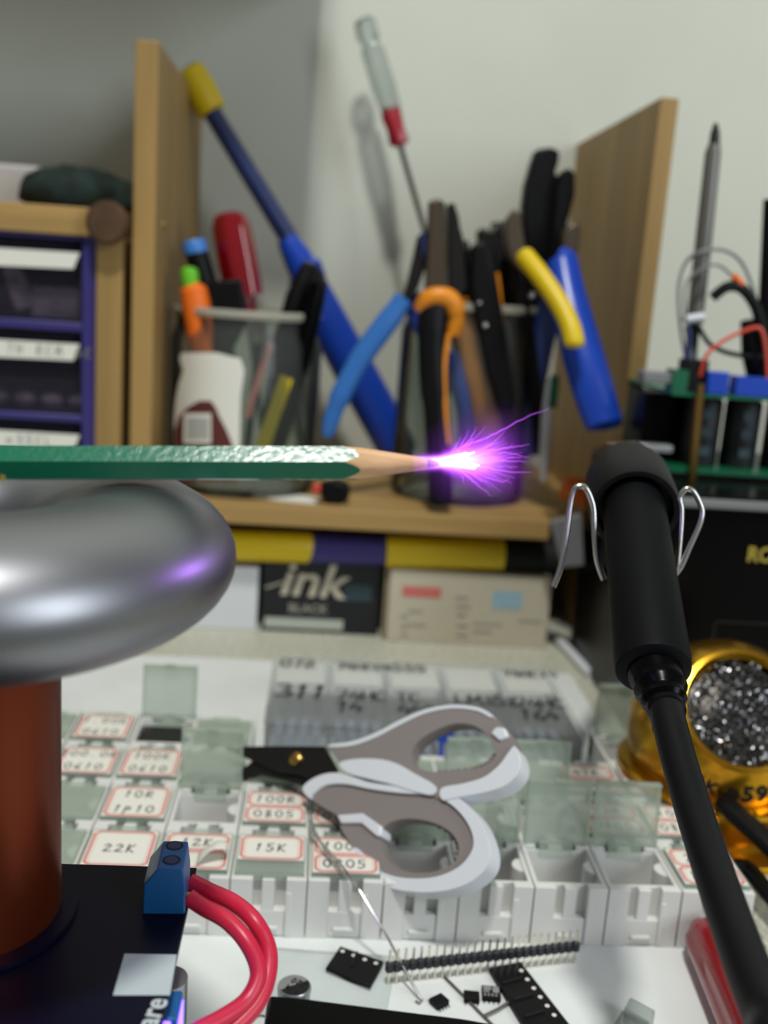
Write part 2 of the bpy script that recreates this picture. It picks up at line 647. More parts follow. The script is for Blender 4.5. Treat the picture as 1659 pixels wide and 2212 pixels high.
for i, ((a, b), (ya, yb)) in enumerate(zip(zz, rows)):
    d = MB()
    x1 = xr - .95
    d.box(-34, x1, 60.95, 61.1, b + .1, a - .1)
    d.box(-34, x1, 60.5, 60.95, b + .1, b + .3)
    dr = d.build('drawer', 'drawer', cb, bevel=.03)
    lp = MB()
    h = [PY(-160, ya + 8, 60.35), PY(172, ya + 28, 60.35), PY(158, ya + 63, 60.35), PY(-160, ya + 48, 60.35)]
    lp.extr(h, (0, .08, 0), mi=0)
    if wr[i]:
        T = frame(PY(15, ya + 50, 60.33), (0, -1, 0), (1, 0, -.02))
        T = Matrix(((1, 0, 0, T[0][3]), (0, 0, -1, 60.33), (0, 1, 0, T[2][3]), (0, 0, 0, 1)))
        hand(lp, wr[i], 0, .1, .55, .035, 1, T, 1.0)
    lp.build('label_strip', ['paper', 'greyprint'], dr)
    c = MB()
    if i == 0:
        c.box(PY(70, 640, 61.4).x, PY(172, 640, 61.4).x, 61.3, 64, b + .15, b + 1.9)
        ppoly(c, [(0, 570), (40, 575), (78, 660), (35, 672)], 61.25, .5)
    else:
        for k in range(7):
            c.ell((-24 + k * 1.6, 62.0, b + .6), (.75, .7, .5), 10, 6)
    c.build('stored_parts', 'contents', dr)

# things on the cabinet
mb = MB().ell((0, 0, 0), (3.4, 3.2, 1.7), 26, 12, jit=.07)
mb.ell((1.9, .4, -.15), (2.7, 2.6, 1.35), 22, 10, jit=.08)
c0 = PY(190, 400, 65)
for v in mb.v:
    v.x += c0.x - .6
    v.y += c0.y
    v.z = max(v.z, -.9) + ztop + .9
tag(mb.build('green_cloth', 'cloth', smooth=80), 'dark green crumpled cloth on top of the left cabinet', 'cloth')
mb = MB().box(-30, PY(108, 400, 69).x, 66.5, 78, ztop, ztop + 2.6)
tag(mb.build('grey_box', 'greycard', bevel=.25), 'pale grey flat carton on the left cabinet behind the cloth', 'box')
mb = MB()
c0 = PY(232, 440, 59.2)
Tk = frame((c0.x, 59.95, ztop - .75), (0, -1, 0), (1, 0, 0))
mb.lathe([(0, 0), (.85, 0), (1.15, .25), (1.2, .7), (1.0, 1.0), (0, 1.1)], 24, Tk)
tag(mb.build('wooden_knob', 'wood_brown'), 'round dark brown wooden knob on the edge of the left cabinet top', 'knob')

# ------------------------------------------------------------------ jars on the shelf
ZS = 8.75


def jar(label, cx, cy, r, zr):
    t = thing('glass_jar', label, 'jar', (cx, cy, ZS), 'glass tool jars')
    T = Matrix.Translation((cx, cy, ZS))
    h = zr - ZS
    MB().lathe([(0, .02), (r * .92, .02), (r, .5), (r, h - 2.0), (r * .93, h - 1.2), (r * .93, h - .5), (r * .9, h - .5), (r * .9, h - 1.2),
                (r * .965, h - 2.1), (r * .965, .6), (r * .88, .35), (0, .35)], 48, T).build('jar_body', 'glass', t)
    MB().lathe([(r * .9, h - .5), (r * .97, h - .5), (r * .99, h - .25), (r * .97, h), (r * .9, h), (r * .9, h - .5)], 48, T).build('jar_rim', 'rim', t)
    return t


J1 = (-4.85, 66.0, 4.75)
z1 = PY(540, 672, 61.3).z
j1 = jar('glass jar of pens and tools with torn label, left on the shelf', *J1, z1)
J2 = (9.4, 67.0, 4.4)
z2 = PY(1020, 655, 62.7).z
j2 = jar('glass jar crowded with pliers, right on the shelf', *J2, z2)


def at_cyl(x, y, c, r):
    v = ray(x, y)
    ox, oy = CAM.x - c[0], CAM.y - c[1]
    a = v.x ** 2 + v.y ** 2
    b = 2 * (ox * v.x + oy * v.y)
    cc = ox * ox + oy * oy - r * r
    disc = max(b * b - 4 * a * cc, 0)
    return CAM + v * ((-b - sqrt(disc)) / (2 * a))


def cyl_patch(rowsl, r, mi, mb, n=8):
    vs_, fs = [], []
    for y, xa, xb in rowsl:
        for i in range(n + 1):
            vs_.append(at_cyl(xa + (xb - xa) * i / n, y, J1, r))
    for j in range(len(rowsl) - 1):
        for i in range(n):
            a = j * (n + 1) + i
            fs.append((a, a + 1, a + n + 2, a + n + 1))
    mb.add(vs_, fs, mi)


mb = MB()
cyl_patch([(762, 392, 470), (775, 388, 520), (800, 396, 528), (830, 386, 524), (860, 380, 520), (900, 376, 519), (950, 376, 518), (1040, 380, 515)], 4.80, 0, mb)
lab = mb.build('torn_label', 'paper', j1)
mb = MB()
cyl_patch([(866, 430, 455), (880, 405, 466), (900, 386, 474), (930, 377, 490), (960, 377, 502), (1040, 381, 515)], 4.83, 0, mb)
mb.build('maroon_panel', 'maroon', lab)
mb = MB()
cyl_patch([(893, 397, 456), (958, 396, 456)], 4.86, 0, mb)
for k in range(12):
    x = 404 + k * 4
    cyl_patch([(902, x, x + 2.2), (950, x, x + 2.2)], 4.875, 1, mb, 1)
mb.build('barcode_panel', ['paper', 'barcode'], lab)


def inside(lst):
    return lst


def tool(name, label, cat, Y, at):
    return thing(name, label, cat, PY(at[0], at[1], Y))


# pens and tools of the left jar
t = tool('carrot_pen', 'orange carrot shaped pen with bright green top in left jar', 'pen', 63.2, (425, 880))
ptube(MB(), [(416, 612), (418, 625), (424, 660), (432, 720), (438, 780), (440, 860)], 63.2, [30, 58, 62, 56, 46, 30], 20).build('pen_body', 'carrot', t)
ptube(MB(), [(408, 576), (408, 582), (410, 600), (412, 620)], 63.2, [14, 36, 40, 34], 16).build('green_top', 'lime', t)
t = tool('marker_pen', 'black marker with blue end cap leaning in left jar', 'pen', 65.2, (500, 850))
ptube(MB(), [(424, 545), (450, 640), (500, 850)], 65.2, [50, 56, 56], 20).build('barrel', 'black', t)
ptube(MB(), [(417, 519), (419, 527), (424, 547)], 65.2, [44, 52, 52], 20).build('end_cap', 'blue_cap', t)
t = tool('red_handle_screwdriver', 'red translucent screwdriver handle up in left jar', 'screwdriver', 66.5, (560, 900))
ptube(MB(), [(496, 458), (497, 466), (500, 490), (515, 570), (528, 640)], 66.5, [40, 70, 86, 88, 84], 32, lobes=6, lobe=.10).build('handle', 'redp', t)
ptube(MB(), [(528, 640), (538, 690)], 66.5, [46, 40], 16).build('collar', 'redp', t)
ptube(MB(), [(538, 690), (575, 1000)], 66.5, 12, 10).build('shaft', 'steel', t)
t = tool('black_clip_tool', 'short black plastic tool beside red handle in left jar', 'tool', 63.4, (490, 660))
mb = MB()
ppoly(mb, [(452, 608), (520, 602), (528, 655), (530, 700), (500, 760), (470, 760), (455, 690), (446, 650)], 63.4, 1.2)
mb.build('tool_body', 'black', t, bevel=.15)
t = tool('black_tweezers', 'black tweezers leaning right across the left jar', 'tweezers', 64.0, (580, 960))
ptube(MB(), [(662, 575), (640, 640), (610, 760), (575, 985)], 64.6, [26, 46, 52, 40], 12).build('arm', 'black', t)
ptube(MB(), [(688, 612), (668, 690), (640, 800), (590, 990)], 63.6, [34, 52, 52, 40], 12).build('arm', 'blackg', t)
t = tool('folding_clip', 'black metal clip end with shiny rivets above left jar', 'tool', 65.4, (690, 700))
mb = MB()
ppoly(mb, [(655, 560), (690, 575), (708, 610), (700, 660), (688, 700), (660, 690), (640, 640)], 65.9, 1.0)
mb.build('clip_body', 'steel_dk', t, bevel=.15)
for q in ((668, 632), (690, 640)):
    MB().ell(PY(q[0], q[1], 65.7), .22).build('rivet', 'steel', t)
tag(ptube(MB(), [(620, 815), (560, 985)], 62.6, [38, 44], 4).build('yellow_cutter', 'yellow', bevel=.05), 'yellow flat cutter showing through the left jar', 'cutter')
tag(ptube(MB(), [(585, 740), (545, 860), (535, 900)], 63.2, 14, 10).build('pink_stick', 'pink'), 'thin pink stick inside the left jar', 'stick')
for k, (a, b, m_, lb) in enumerate([((650, 880), (665, 1000), 'steel', 'slim polished steel rod behind glass, rightmost in left jar'),
                                    ((640, 790), (655, 1000), 'grey', 'grey plastic rod inside the left jar'),
                                    ((560, 740), (530, 1000), 'steel_dk', 'dark steel rod in the middle of the left jar')]):
    tag(ptube(MB(), [a, b], 65.0 + k * .9, [16, 18], 12).build('rod', m_), lb, 'rod')

# desoldering pump behind the jar
t = tool('desoldering_pump', 'blue desoldering pump with yellow plunger cap leaning behind left jar', 'solder pump', 73, (862, 1000))
ptube(MB(), [(407, 146), (411, 152), (434, 196), (456, 238), (459, 243)], 73.5, [40, 62, 70, 66, 56], 28).build('plunger_cap', 'yellow', t)
ptube(MB(), [(455, 238), (632, 528)], 73.4, [40, 42], 20).build('plunger_shaft', 'navy', t)
ptube(MB(), [(618, 515), (640, 552), (664, 600)], 73.2, [44, 62, 70], 20).build('neck', 'blue', t)
mb = MB()
ppoly(mb, [(652, 562), (690, 556), (706, 600), (672, 616)], 72.2, 1.6)
mb.build('release_button', 'blue', t, bevel=.2)
ptube(MB(), [(655, 590), (700, 680), (760, 790), (830, 915), (862, 978), (870, 994)], 73.2, [74, 86, 90, 90, 84, 50], 24).build('barrel', 'blue', t)

# tools of the right jar
t = tool('clear_screwdriver', 'clear handled screwdriver with red collar standing out of right jar', 'screwdriver', 75, (912, 480))
ptube(MB(), [(786, 40, 76), (788, 46, 76), (795, 80, 76), (800, 96, 75.9), (806, 110, 75.8), (830, 190, 75.4), (846, 242, 75)], 75, [34, 50, 52, 38, 54, 56, 46], 24, lobes=6, lobe=.16).build('handle', 'clear', t)
ptube(MB(), [(843, 232, 75), (846, 250, 75), (855, 280, 74.8), (862, 306, 74.6), (864, 314, 74.6)], 75, [36, 48, 40, 46, 36], 20, lobes=6, lobe=.12).build('collar', 'red_collar', t)
ptube(MB(), [(863, 310, 74.6), (912, 480, 73), (985, 760, 69)], 75, 12, 12).build('shaft', 'steel_dk', t)

t = tool('blue_grip_pliers', 'pliers with slim blue grips hung on left rim of right jar', 'pliers', 62, (705, 940))
mb = MB()
ppoly(mb, [(902, 512), (920, 495), (925, 520), (922, 570), (905, 620), (884, 655), (868, 648), (880, 610), (892, 560)], 62.4, .9)
mb.build('jaw', 'steel_dk', t, bevel=.12)
mb = MB()
ppoly(mb, [(908, 505), (918, 498), (922, 540), (914, 566)], 62.2, .5)
mb.build('blue_inlay', 'navy', t, bevel=.08)
mb = MB()
mb.tube(smooth_path(rpts([(873, 645, 62.2), (830, 704, 62), (780, 772, 61.8), (738, 850, 61.6), (718, 900, 61.6), (706, 945, 61.6)], 62), 4),
        [x / 2 * 61 / FPX for x in [44] * 3 + [50] * 6 + [46] * 5 + [38] * 4 + [30] * 2 + [16]], 18, flat=((0, 1, 0), .7))
mb.build('grip', 'blue_lt', t)
mb = MB()
mb.tube(smooth_path(rpts([(885, 640, 63.6), (945, 760, 64), (1000, 850, 64.4), (1020, 980, 64.6)], 62), 4), [.7] * 13, 18, flat=((0, 1, 0), .7))
mb.build('grip', 'blue', t)

t = tool('black_orange_pliers', 'pliers with black and orange grips, one handle resting on shelf front', 'pliers', 61.5, (950, 1094))
mb = MB()
ppoly(mb, [(927, 434), (945, 428), (962, 436), (966, 560), (964, 640), (918, 640), (922, 560)], 61.9, 1.0)
mb.build('jaw', 'steel_br', t, bevel=.15)
mb = MB()
ppoly(mb, [(966, 440), (982, 436), (992, 470), (1004, 560), (1010, 620), (990, 660), (968, 640)], 62.3, 1.0)
mb.build('jaw', 'steel_dk', t, bevel=.15)
mb = MB()
mb.tube(smooth_path(rpts([(948, 640, 62), (938, 672, 61.8), (934, 720, 61.6), (936, 800, 61.4), (944, 900, 61.2), (950, 1000, 61), (951, 1075, 60.9), (951, 1088, 60.9)], 62), 4),
        [x / 2 * 61 / FPX for x in [60] * 3 + [68] * 6 + [64] * 6 + [58] * 6 + [54] * 7 + [24]], 20, flat=((0, 1, 0), .8))
mb.build('grip', 'black', t)
mb = MB()
mb.tube(smooth_path(rpts([(912, 668, 61.9), (925, 645, 61.5), (955, 640, 61.4), (978, 655, 61.5), (984, 690, 61.7), (976, 720, 61.9)], 61), 4), [.55] * 9 + [.6] * 6 + [.5] * 6, 14, flat=((0, 1, 0), .9))
mb.build('orange_collar', 'orange', t)
mb = MB()
mb.tube(smooth_path(rpts([(970, 720, 61.2), (960, 790, 61.0), (962, 880, 60.8), (968, 960, 60.7)], 61), 4), [.16] * 13, 10)
mb.build('orange_edge', 'orange', t)
mb = MB()
mb.tube(smooth_path(rpts([(985, 650, 63.6), (1010, 740, 64), (1040, 850, 64.2), (1060, 960, 64.4), (1064, 1000, 64.4)], 64), 4),
        [x / 2 * 66 / FPX for x in [50] * 6 + [62] * 7 + [56] * 4], 18, flat=((0, 1, 0), .8))
mb.build('orange_grip', 'orange', t)

t = tool('black_cutters', 'black handled cutters with shiny rivet in middle of right jar', 'cutters', 63.2, (1080, 900))
mb = MB()
ppoly(mb, [(1020, 530), (1045, 518), (1062, 540), (1075, 600), (1100, 760), (1115, 880), (1080, 890), (1050, 800), (1030, 700), (1016, 610)], 62.4, 1.0)
mb.build('handle', 'black', t, bevel=.25, seg=3)
mb = MB()
ppoly(mb, [(985, 470), (998, 500), (1012, 560), (1030, 660), (1010, 680), (995, 600), (985, 540)], 63.6, .9)
mb.build('handle', 'black', t, bevel=.2, seg=3)
MB().ell(PY(1048, 703, 62.3), .2).build('rivet', 'steel', t)
MB().ell(PY(1036, 655, 62.3), .14).build('rivet', 'steel', t)

t = tool('yellow_grip_pliers', 'small pliers with curved yellow grip on right side of jar', 'pliers', 61.6, (1245, 755))
mb = MB()
ppoly(mb, [(1090, 480), (1112, 448), (1124, 462), (1138, 540), (1150, 575), (1128, 590), (1104, 560), (1092, 520)], 63, .9)
mb.build('jaw', 'steel_br', t, bevel=.15)
mb = MB()
mb.tube(smooth_path(rpts([(1132, 552, 61.6), (1140, 562, 61.2), (1172, 602, 60.2), (1206, 652, 59.2), (1230, 700, 58.4), (1240, 738, 57.9), (1241, 752, 57.8)], 61), 4),
        [.33, .48] + [.58] * 15 + [.6] * 5 + [.52, .42, .26], 18)
mb.build('grip', 'yellow', t)
mb = MB()
mb.tube(smooth_path(rpts([(1120, 565, 64), (1130, 680, 64.4), (1150, 800, 64.8), (1160, 960, 65)], 61), 4), [.5] * 13, 14)
mb.build('grip', 'black', t)

t = tool('long_blue_pliers', 'large pliers with long straight blue grip on right of jar', 'pliers', 62.2, (1305, 925))
mb = MB()
mb.tube(smooth_path(rpts([(1212, 562, 63.0), (1216, 572, 62.8), (1230, 650, 61.6), (1260, 770, 60.0), (1293, 880, 58.8), (1305, 914, 58.4), (1307, 922, 58.3)], 62), 4),
        [x / 2 * 61 / FPX for x in [44, 60, 64, 68, 68, 70, 72, 74, 78, 82, 84, 86, 88, 88, 88, 86, 84, 82, 80, 80, 78, 78, 72, 66, 60]], 22, flat=((0, 1, 0), .8))
mb.build('grip', 'blue', t)
mb = MB()
ppoly(mb, [(1216, 500), (1240, 478), (1256, 490), (1250, 540), (1236, 580), (1212, 572)], 63.4, .9)
mb.build('jaw', 'steel_br', t, bevel=.15)
mb = MB()
mb.tube(smooth_path(rpts([(1215, 575, 64.6), (1180, 700, 65.2), (1150, 850, 65.4), (1140, 980, 65.4)], 62), 4), [.8] * 13, 16)
mb.build('grip', 'navy', t)

t = tool('crimping_tool', 'black crimping tool heads standing tallest in right jar', 'crimper', 66, (1180, 800))
mb = MB()
ppoly(mb, [(1136, 400), (1150, 350), (1160, 322), (1190, 318), (1210, 326), (1207, 352), (1200, 372), (1210, 392), (1204, 420), (1206, 470), (1198, 560), (1150, 575), (1134, 520), (1130, 450)], 66.2, 1.4)
mb.build('head', 'black', t, bevel=.2)
mb = MB()
ppoly(mb, [(1202, 400), (1212, 372), (1232, 360), (1243, 376), (1243, 420), (1230, 470), (1218, 520), (1206, 580), (1180, 590), (1196, 470)], 65.4, 1.2)
mb.build('head', 'black', t, bevel=.2)
mb = MB()
ppoly(mb, [(1120, 560), (1160, 560), (1190, 600), (1185, 700), (1170, 860), (1140, 960), (1110, 960), (1120, 800), (1110, 640)], 66.4, 1.2)
mb.build('handle', 'black', t, bevel=.3)
MB().ell(PY(1149, 638, 62.6), .22).build('rivet', 'steel', t)

t = tool('side_cutters', 'steel nosed side cutters with dark grips at back of right jar', 'cutters', 68, (1060, 700))
mb = MB()
ppoly(mb, [(1030, 500), (1046, 490), (1060, 500), (1075, 480), (1092, 500), (1100, 560), (1080, 620), (1040, 600)], 68, .9)
mb.build('jaw', 'steel_dk', t, bevel=.15)
ptube(MB(), [(1050, 590), (1020, 720), (1010, 960)], 68.2, 46, 14).build('grip', 'black', t)
ptube(MB(), [(1085, 590), (1100, 720), (1105, 960)], 68.8, 46, 14).build('grip', 'black', t)
for k_, (pts_, w_, Yk, lb_) in enumerate([
        ([(1000, 560), (1030, 700), (1060, 900), (1066, 985)], 50, 66.0, 'black tool handle deep in right jar beside the orange grip'),
        ([(1098, 560), (1108, 700), (1120, 850), (1124, 985)], 46, 65.6, 'black tool handle deep in right jar below the crimper'),
        ([(1150, 600), (1140, 760), (1120, 985)], 46, 67.6, 'black tool handle deep in right jar nearest the side board'),
        ([(1075, 520), (1085, 700), (1090, 985)], 54, 70.0, 'black tool handle at the very back of right jar')]):
    tk = tool('tool_handle', lb_, 'tool', Yk, pts_[-1])
    ptube(MB(), pts_, Yk, w_, 14).build('grip', 'black', tk)
    ptube(MB(), [(pts_[0][0], pts_[0][1] - 40), pts_[0]], Yk, [w_ * .5, w_ * .8], 12).build('jaw', 'steel_dk', tk)
tag(ptube(MB(), [(1066, 590), (1074, 660), (1090, 820)], 64.6, [26, 26, 20], 10).build('orange_stick', 'orange'), 'narrow orange handle between the black cutters', 'stick')
tag(ptube(MB(), [(978, 760), (1000, 860), (1010, 1000)], 63.8, [26, 34, 34], 12).build('blue_stick', 'blue'), 'blue handle inside right jar behind orange grip', 'stick')
tag(ptube(MB(), [(1190, 820), (1180, 900), (1176, 1000), (1174, 1040)], 64.2, [20, 24, 24, 14], 12).build('white_pen', 'white'), 'white pen barrel low inside the right jar', 'pen')
tag(ptube(MB(), [(1200, 810), (1192, 880)], 64.0, [20, 22], 12).build('green_stick', 'pcb_green'), 'short green handle above the white pen in jar', 'stick')

# loose things on the shelf board
mb = MB()
ppoly(mb, [(692, 1046), (730, 1040), (757, 1050), (754, 1080), (736, 1090), (706, 1088), (690, 1070)], 61.4, 1.2)
mb.v = [Vector((v.x, v.y, max(v.z, ZS))) for v in mb.v]
t = thing('black_connector', 'small black connector on shelf below the pencil tip', 'connector', PY(725, 1090, 61.4))
mb.build('connector_body', 'black', t, bevel=.2)
MB().ell(PY(684, 1056, 61.6), .3).build('red_tip', 'red', t)
mb = MB()
mb.extr([PZ(545, 1072, ZS + .02), PZ(565, 1056, ZS + .02), PZ(640, 1068, ZS + .02), PZ(690, 1078, ZS + .02), PZ(680, 1090, ZS + .02), PZ(600, 1082, ZS + .02)], (0, 0, .06))
tag(mb.build('paper_scrap', 'paper'), 'torn white paper scrap on the shelf board', 'paper')
mb = MB()
ptube(mb, [(1218, 1052), (1240, 1058), (1262, 1066), (1284, 1080)], 63, [52, 60, 60, 50], 14)
tag(mb.build('orange_connector', 'carrot'), 'orange plastic connector at right end of the shelf', 'connector')

# ------------------------------------------------------------------ under the shelf
mb = MB()
mb.box(5.0, 15.35, 61.6, 69, 0.0, 4.75)
t = thing('label_carton', 'cream carton with red and blue prints under the shelf', 'box', (10, 65, 0))
mb.build('carton_body', 'cardboard', t, bevel=.08)
MB().box(4.72, 5.0, 61.9, 69, 0.05, 4.7).build('carton_flap', 'cardside', t)
T = Matrix(((1, 0, 0, 0), (0, 0, -1, 61.57), (0, 1, 0, 0), (0, 0, 0, 1)))


def quad(mb, a, b, mi, y=61.57):
    p, q = PY(a[0], a[1], y), PY(b[0], b[1], y)
    mb.add([(p.x, y, p.z), (q.x, y, p.z), (q.x, y, q.z), (p.x, y, q.z)], [(0, 1, 2, 3)], mi)


mb = MB()
quad(mb, (870, 1266), (952, 1292), 0)
quad(mb, (1066, 1276), (1125, 1318), 1)
for (x, y, w_) in [(985, 1290, 26), (985, 1308, 30), (985, 1326, 22), (882, 1318, 30), (866, 1330, 14), (866, 1350, 14), (880, 1348, 40), (985, 1350, 26), (1022, 1346, 62), (1120, 1340, 50), (1022, 1362, 40), (866, 1368, 14), (985, 1370, 26)]:
    quad(mb, (x, y), (x + w_, y + 6), 2)
mb.build('printed_marks', ['redprint', 'blueprint', 'greyprint'], t)

t = thing('ink_carton', 'black ink carton under the shelf beside the cream carton', 'box', (1, 65, 0))
x0, x1 = PY(566, 1290, 62.4).x, PY(822, 1290, 62.4).x
MB().box(x0, x1, 62.5, 69, 0, 4.85).build('carton_body', 'inkblack', t, bevel=.08)
mb = MB()
quad(mb, (572, 1332), (740, 1362), 0, 62.46)
mb.build('pale_strip', 'palestrip', t)
mb = MB()
quad(mb, (745, 1262), (802, 1300), 0, 62.47)
mb.build('teal_panel', 'tealprint', t)
mb = MB()
v_, f_ = text_geo('ink', 3.1, .25, .045)
p = PY(600, 1283, 62.4)
Ti = Matrix(((1.12, 0, 0, p.x), (0, 0, -1, 62.45), (-.03, 1, 0, p.z), (0, 0, 0, 1)))
mb.add(v_, f_, 0, Ti)
mb.add([(0, 0, 0), (1.0, .45, 0), (1.0, .6, 0), (0, .12, 0)], [(0, 1, 2, 3)], 0, Matrix.Translation((-.8, 0, .3)) @ Ti)
v_, f_ = text_geo('BLACK', .82, 0, .015)
p = PY(622, 1322, 62.4)
mb.add(v_, f_, 1, Matrix(((1, 0, 0, p.x), (0, 0, -1, 62.45), (0, 1, 0, p.z), (0, 0, 0, 1))))
mb.build('lettering', ['cardboard', 'greyprint'], t)
x0, x1 = -9.4, PY(556, 1290, 62.2).x
tag(MB().box(x0, x1, 62.4, 69, 0, 4.2).build('white_carton', 'white', bevel=.08), 'plain white carton under the shelf behind the metal ring', 'box')
tag(MB().box(x0, x1 - .1, 62.6, 69, 4.2, 4.75).build('brown_slab', 'wood_brown', bevel=.05), 'thin brown wooden slab lying on the white carton', 'slab')

t = thing('glue_tube', 'yellow and blue plastic tube lying on the cartons below shelf', 'tube', (4, 63, 5))


def seg(x0, x1, y0, y1, ry, name, m_, Y=62.4, cap0=False, cap1=False):
    a, b = PY(x0, y0, Y), PY(x1, y1, Y)
    d = (b - a).normalized()
    r = ry
    P, Rr = [], []
    if cap0:
        P += [a + d * r * .02, a + d * r * .3]
        Rr += [r * .35, r * .8]
    P += [a + d * r * (.8 if cap0 else 0), b - d * r * (.8 if cap1 else 0)]
    Rr += [r, r]
    if cap1:
        P += [b - d * r * .3, b - d * r * .02]
        Rr += [r * .8, r * .35]
    MB().tube(P, Rr, 24, flat=((0, 0, 1), 1.0)).build(name, m_, t)


seg(470, 692, 1176, 1184, .98, 'yellow_cap', 'yellow', 62.35, False, True)
seg(660, 836, 1184, 1190, .96, 'blue_barrel', 'violet_blue', 62.45)
seg(834, 1086, 1190, 1196, 1.06, 'yellow_barrel', 'yellow', 62.4)
seg(1085, 1200, 1198, 1202, .95, 'black_end', 'dark', 62.6)

# ------------------------------------------------------------------ small parts boxes
BW, BD, BH = 2.56, 3.21, 2.2
PX_, PYY = 2.6, 3.25
X0, Y0 = -2.15, 30.95
HY, HZ = BD - .52, BH + .02


def box_body():
    b = MB()
    w2 = BW / 2
    b.box(-w2 + .02, w2 - .02, .04, BD - .02, .04, .16)
    b.box(-w2, -w2 + .15, .02, BD, .0, BH - .02)
    b.box(w2 - .15, w2, .02, BD, .0, BH - .02)
    b.box(-w2, w2, BD - .62, BD - .5, .04, BH - .12)
    b.box(-w2, w2, BD - .1, BD, .04, BH * .55)
    for s in (-1, 1):
        xa, xb = sorted((s * w2, s * (w2 - .52)))
        b.box(xa, xb, BD - .595, BD - .004, BH * .5, BH + .04)
    b.box(-w2, w2, .34, .46, .04, BH - .06)                        # wall behind the latch slots
    b.box(-w2, -w2 + .74, .0, .34, .0, BH)                         # left pillar
    b.box(w2 - .68, w2, .0, .34, .0, BH)                           # right pillar
    b.box(w2 - .68, w2 - .5, -.03, .02, .12, BH * .78)
    b.box(-w2 + .74, w2 - .68, .03, .34, .12, BH * .46)            # lower front panel
    b.box(-.22, .2, .04, .34, BH * .4, BH - .04)                   # tongue
    b.box(-.34, .34, -.07, .06, .3, .42)                           # ledge
    # round boss on the right wall
    n = 10
    cy = 1.5
    pts = [(w2 - .15, cy - .42)] + [(w2 - .15 - .36 * sin(pi * k / n), cy - .42 * cos(pi * k / n)) for k in range(1, n)] + [(w2 - .15, cy + .42)]
    b.extr([(p[0], p[1], .12) for p in pts], (0, 0, BH - .2))
    return b.mesh('box_body', 'boxw', 30)


def lid_mesh():
    b = MB()
    w2 = BW / 2 - .09
    L = HY - .2
    b.box(-w2, w2, -L, -.08, 0, .13)
    b.box(-w2, w2, -L, -L + .1, -.2, .0)
    b.box(-w2, -w2 + .08, -L, -.1, -.12, 0)
    b.box(w2 - .08, w2, -L, -.1, -.12, 0)
    b.box(-.62, .62, -.2, .34, -.12, .05)
    b.box(-.22, .22, -L - .06, -L, -.32, .04)
    return b.mesh('lid', 'lid', 30)


def hinge_mesh():
    b = MB()
    b.box(-.72, .72, -.06, .3, -.26, -.13)
    return b.mesh('hinge_strip', 'lid_dark', 30)


def tab_mesh():
    b = MB()
    b.box(-.25, .25, -.04, .34, -.13, .0)
    b.box(-.22, .22, .3, .42, -.2, .08)
    return b.mesh('hinge_tab', 'boxw', 30)


def octo(x0, x1, y0, y1, c):
    return [(x0 + c, y0), (x1 - c, y0), (x1, y0 + c), (x1, y1 - c), (x1 - c, y1), (x0 + c, y1), (x0, y1 - c), (x0, y0 + c)]


def sticker(lines, style):
    """label on a lid: white paper, red frames, handwriting. lid plane z up, y from -L to 0"""
    b = MB()
    L = HY - .2
    w2 = BW / 2 - .14
    ya, yb = -L + (.06 if style != 'short' else .75), -.2
    b.box(-w2, w2, ya, yb, .131, .142, 0)
    n = len(lines)
    T = Matrix.Translation((0, 0, .147))
    hh = (yb - ya) / n if style != 'wide' else (yb - ya)
    for k in range(1 if style == 'wide' else n):
        y1 = yb - k * hh - .03
        y0 = yb - (k + 1) * hh + .03
        o = octo(-w2 + .06, w2 - .06, y0, y1, .17)
        i = octo(-w2 + .13, w2 - .13, y0 + .06, y1 - .06, .14)
        i2 = octo(-w2 + .19, w2 - .19, y0 + .1, y1 - .1, .12)
        i3 = octo(-w2 + .21, w2 - .21, y0 + .12, y1 - .12, .12)
        for a, c in ((o, i), (i2, i3)):
            vs_ = [(p[0], p[1], 0) for p in a] + [(p[0], p[1], 0) for p in c]
            b.add(vs_, [(q, (q + 1) % 8, 8 + (q + 1) % 8, 8 + q) for q in range(8)], 1 if a is o else 2, T)
    for k, ln in enumerate(lines):
        hgt = min(.5, (yb - ya) / n * .52)
        wid = len(ln) * hgt * .8
        yy = yb - (k + .5) * (yb - ya) / n - hgt / 2
        hand(b, ln, -wid / 2, yy, hgt, .028, 3, Matrix.Translation((0, 0, .149)), .8)
    return b.mesh('label_sticker', ['paper', 'red', 'pink', 'pen'], 0)


MB_, ML, MH, MT = box_body(), lid_mesh(), hinge_mesh(), tab_mesh()
ORD = ['first', 'second', 'third', 'fourth', 'fifth', 'sixth', 'seventh', 'eighth', 'ninth', 'tenth', 'eleventh']
ROWN = ['front row', 'second row', 'third row', 'back row']
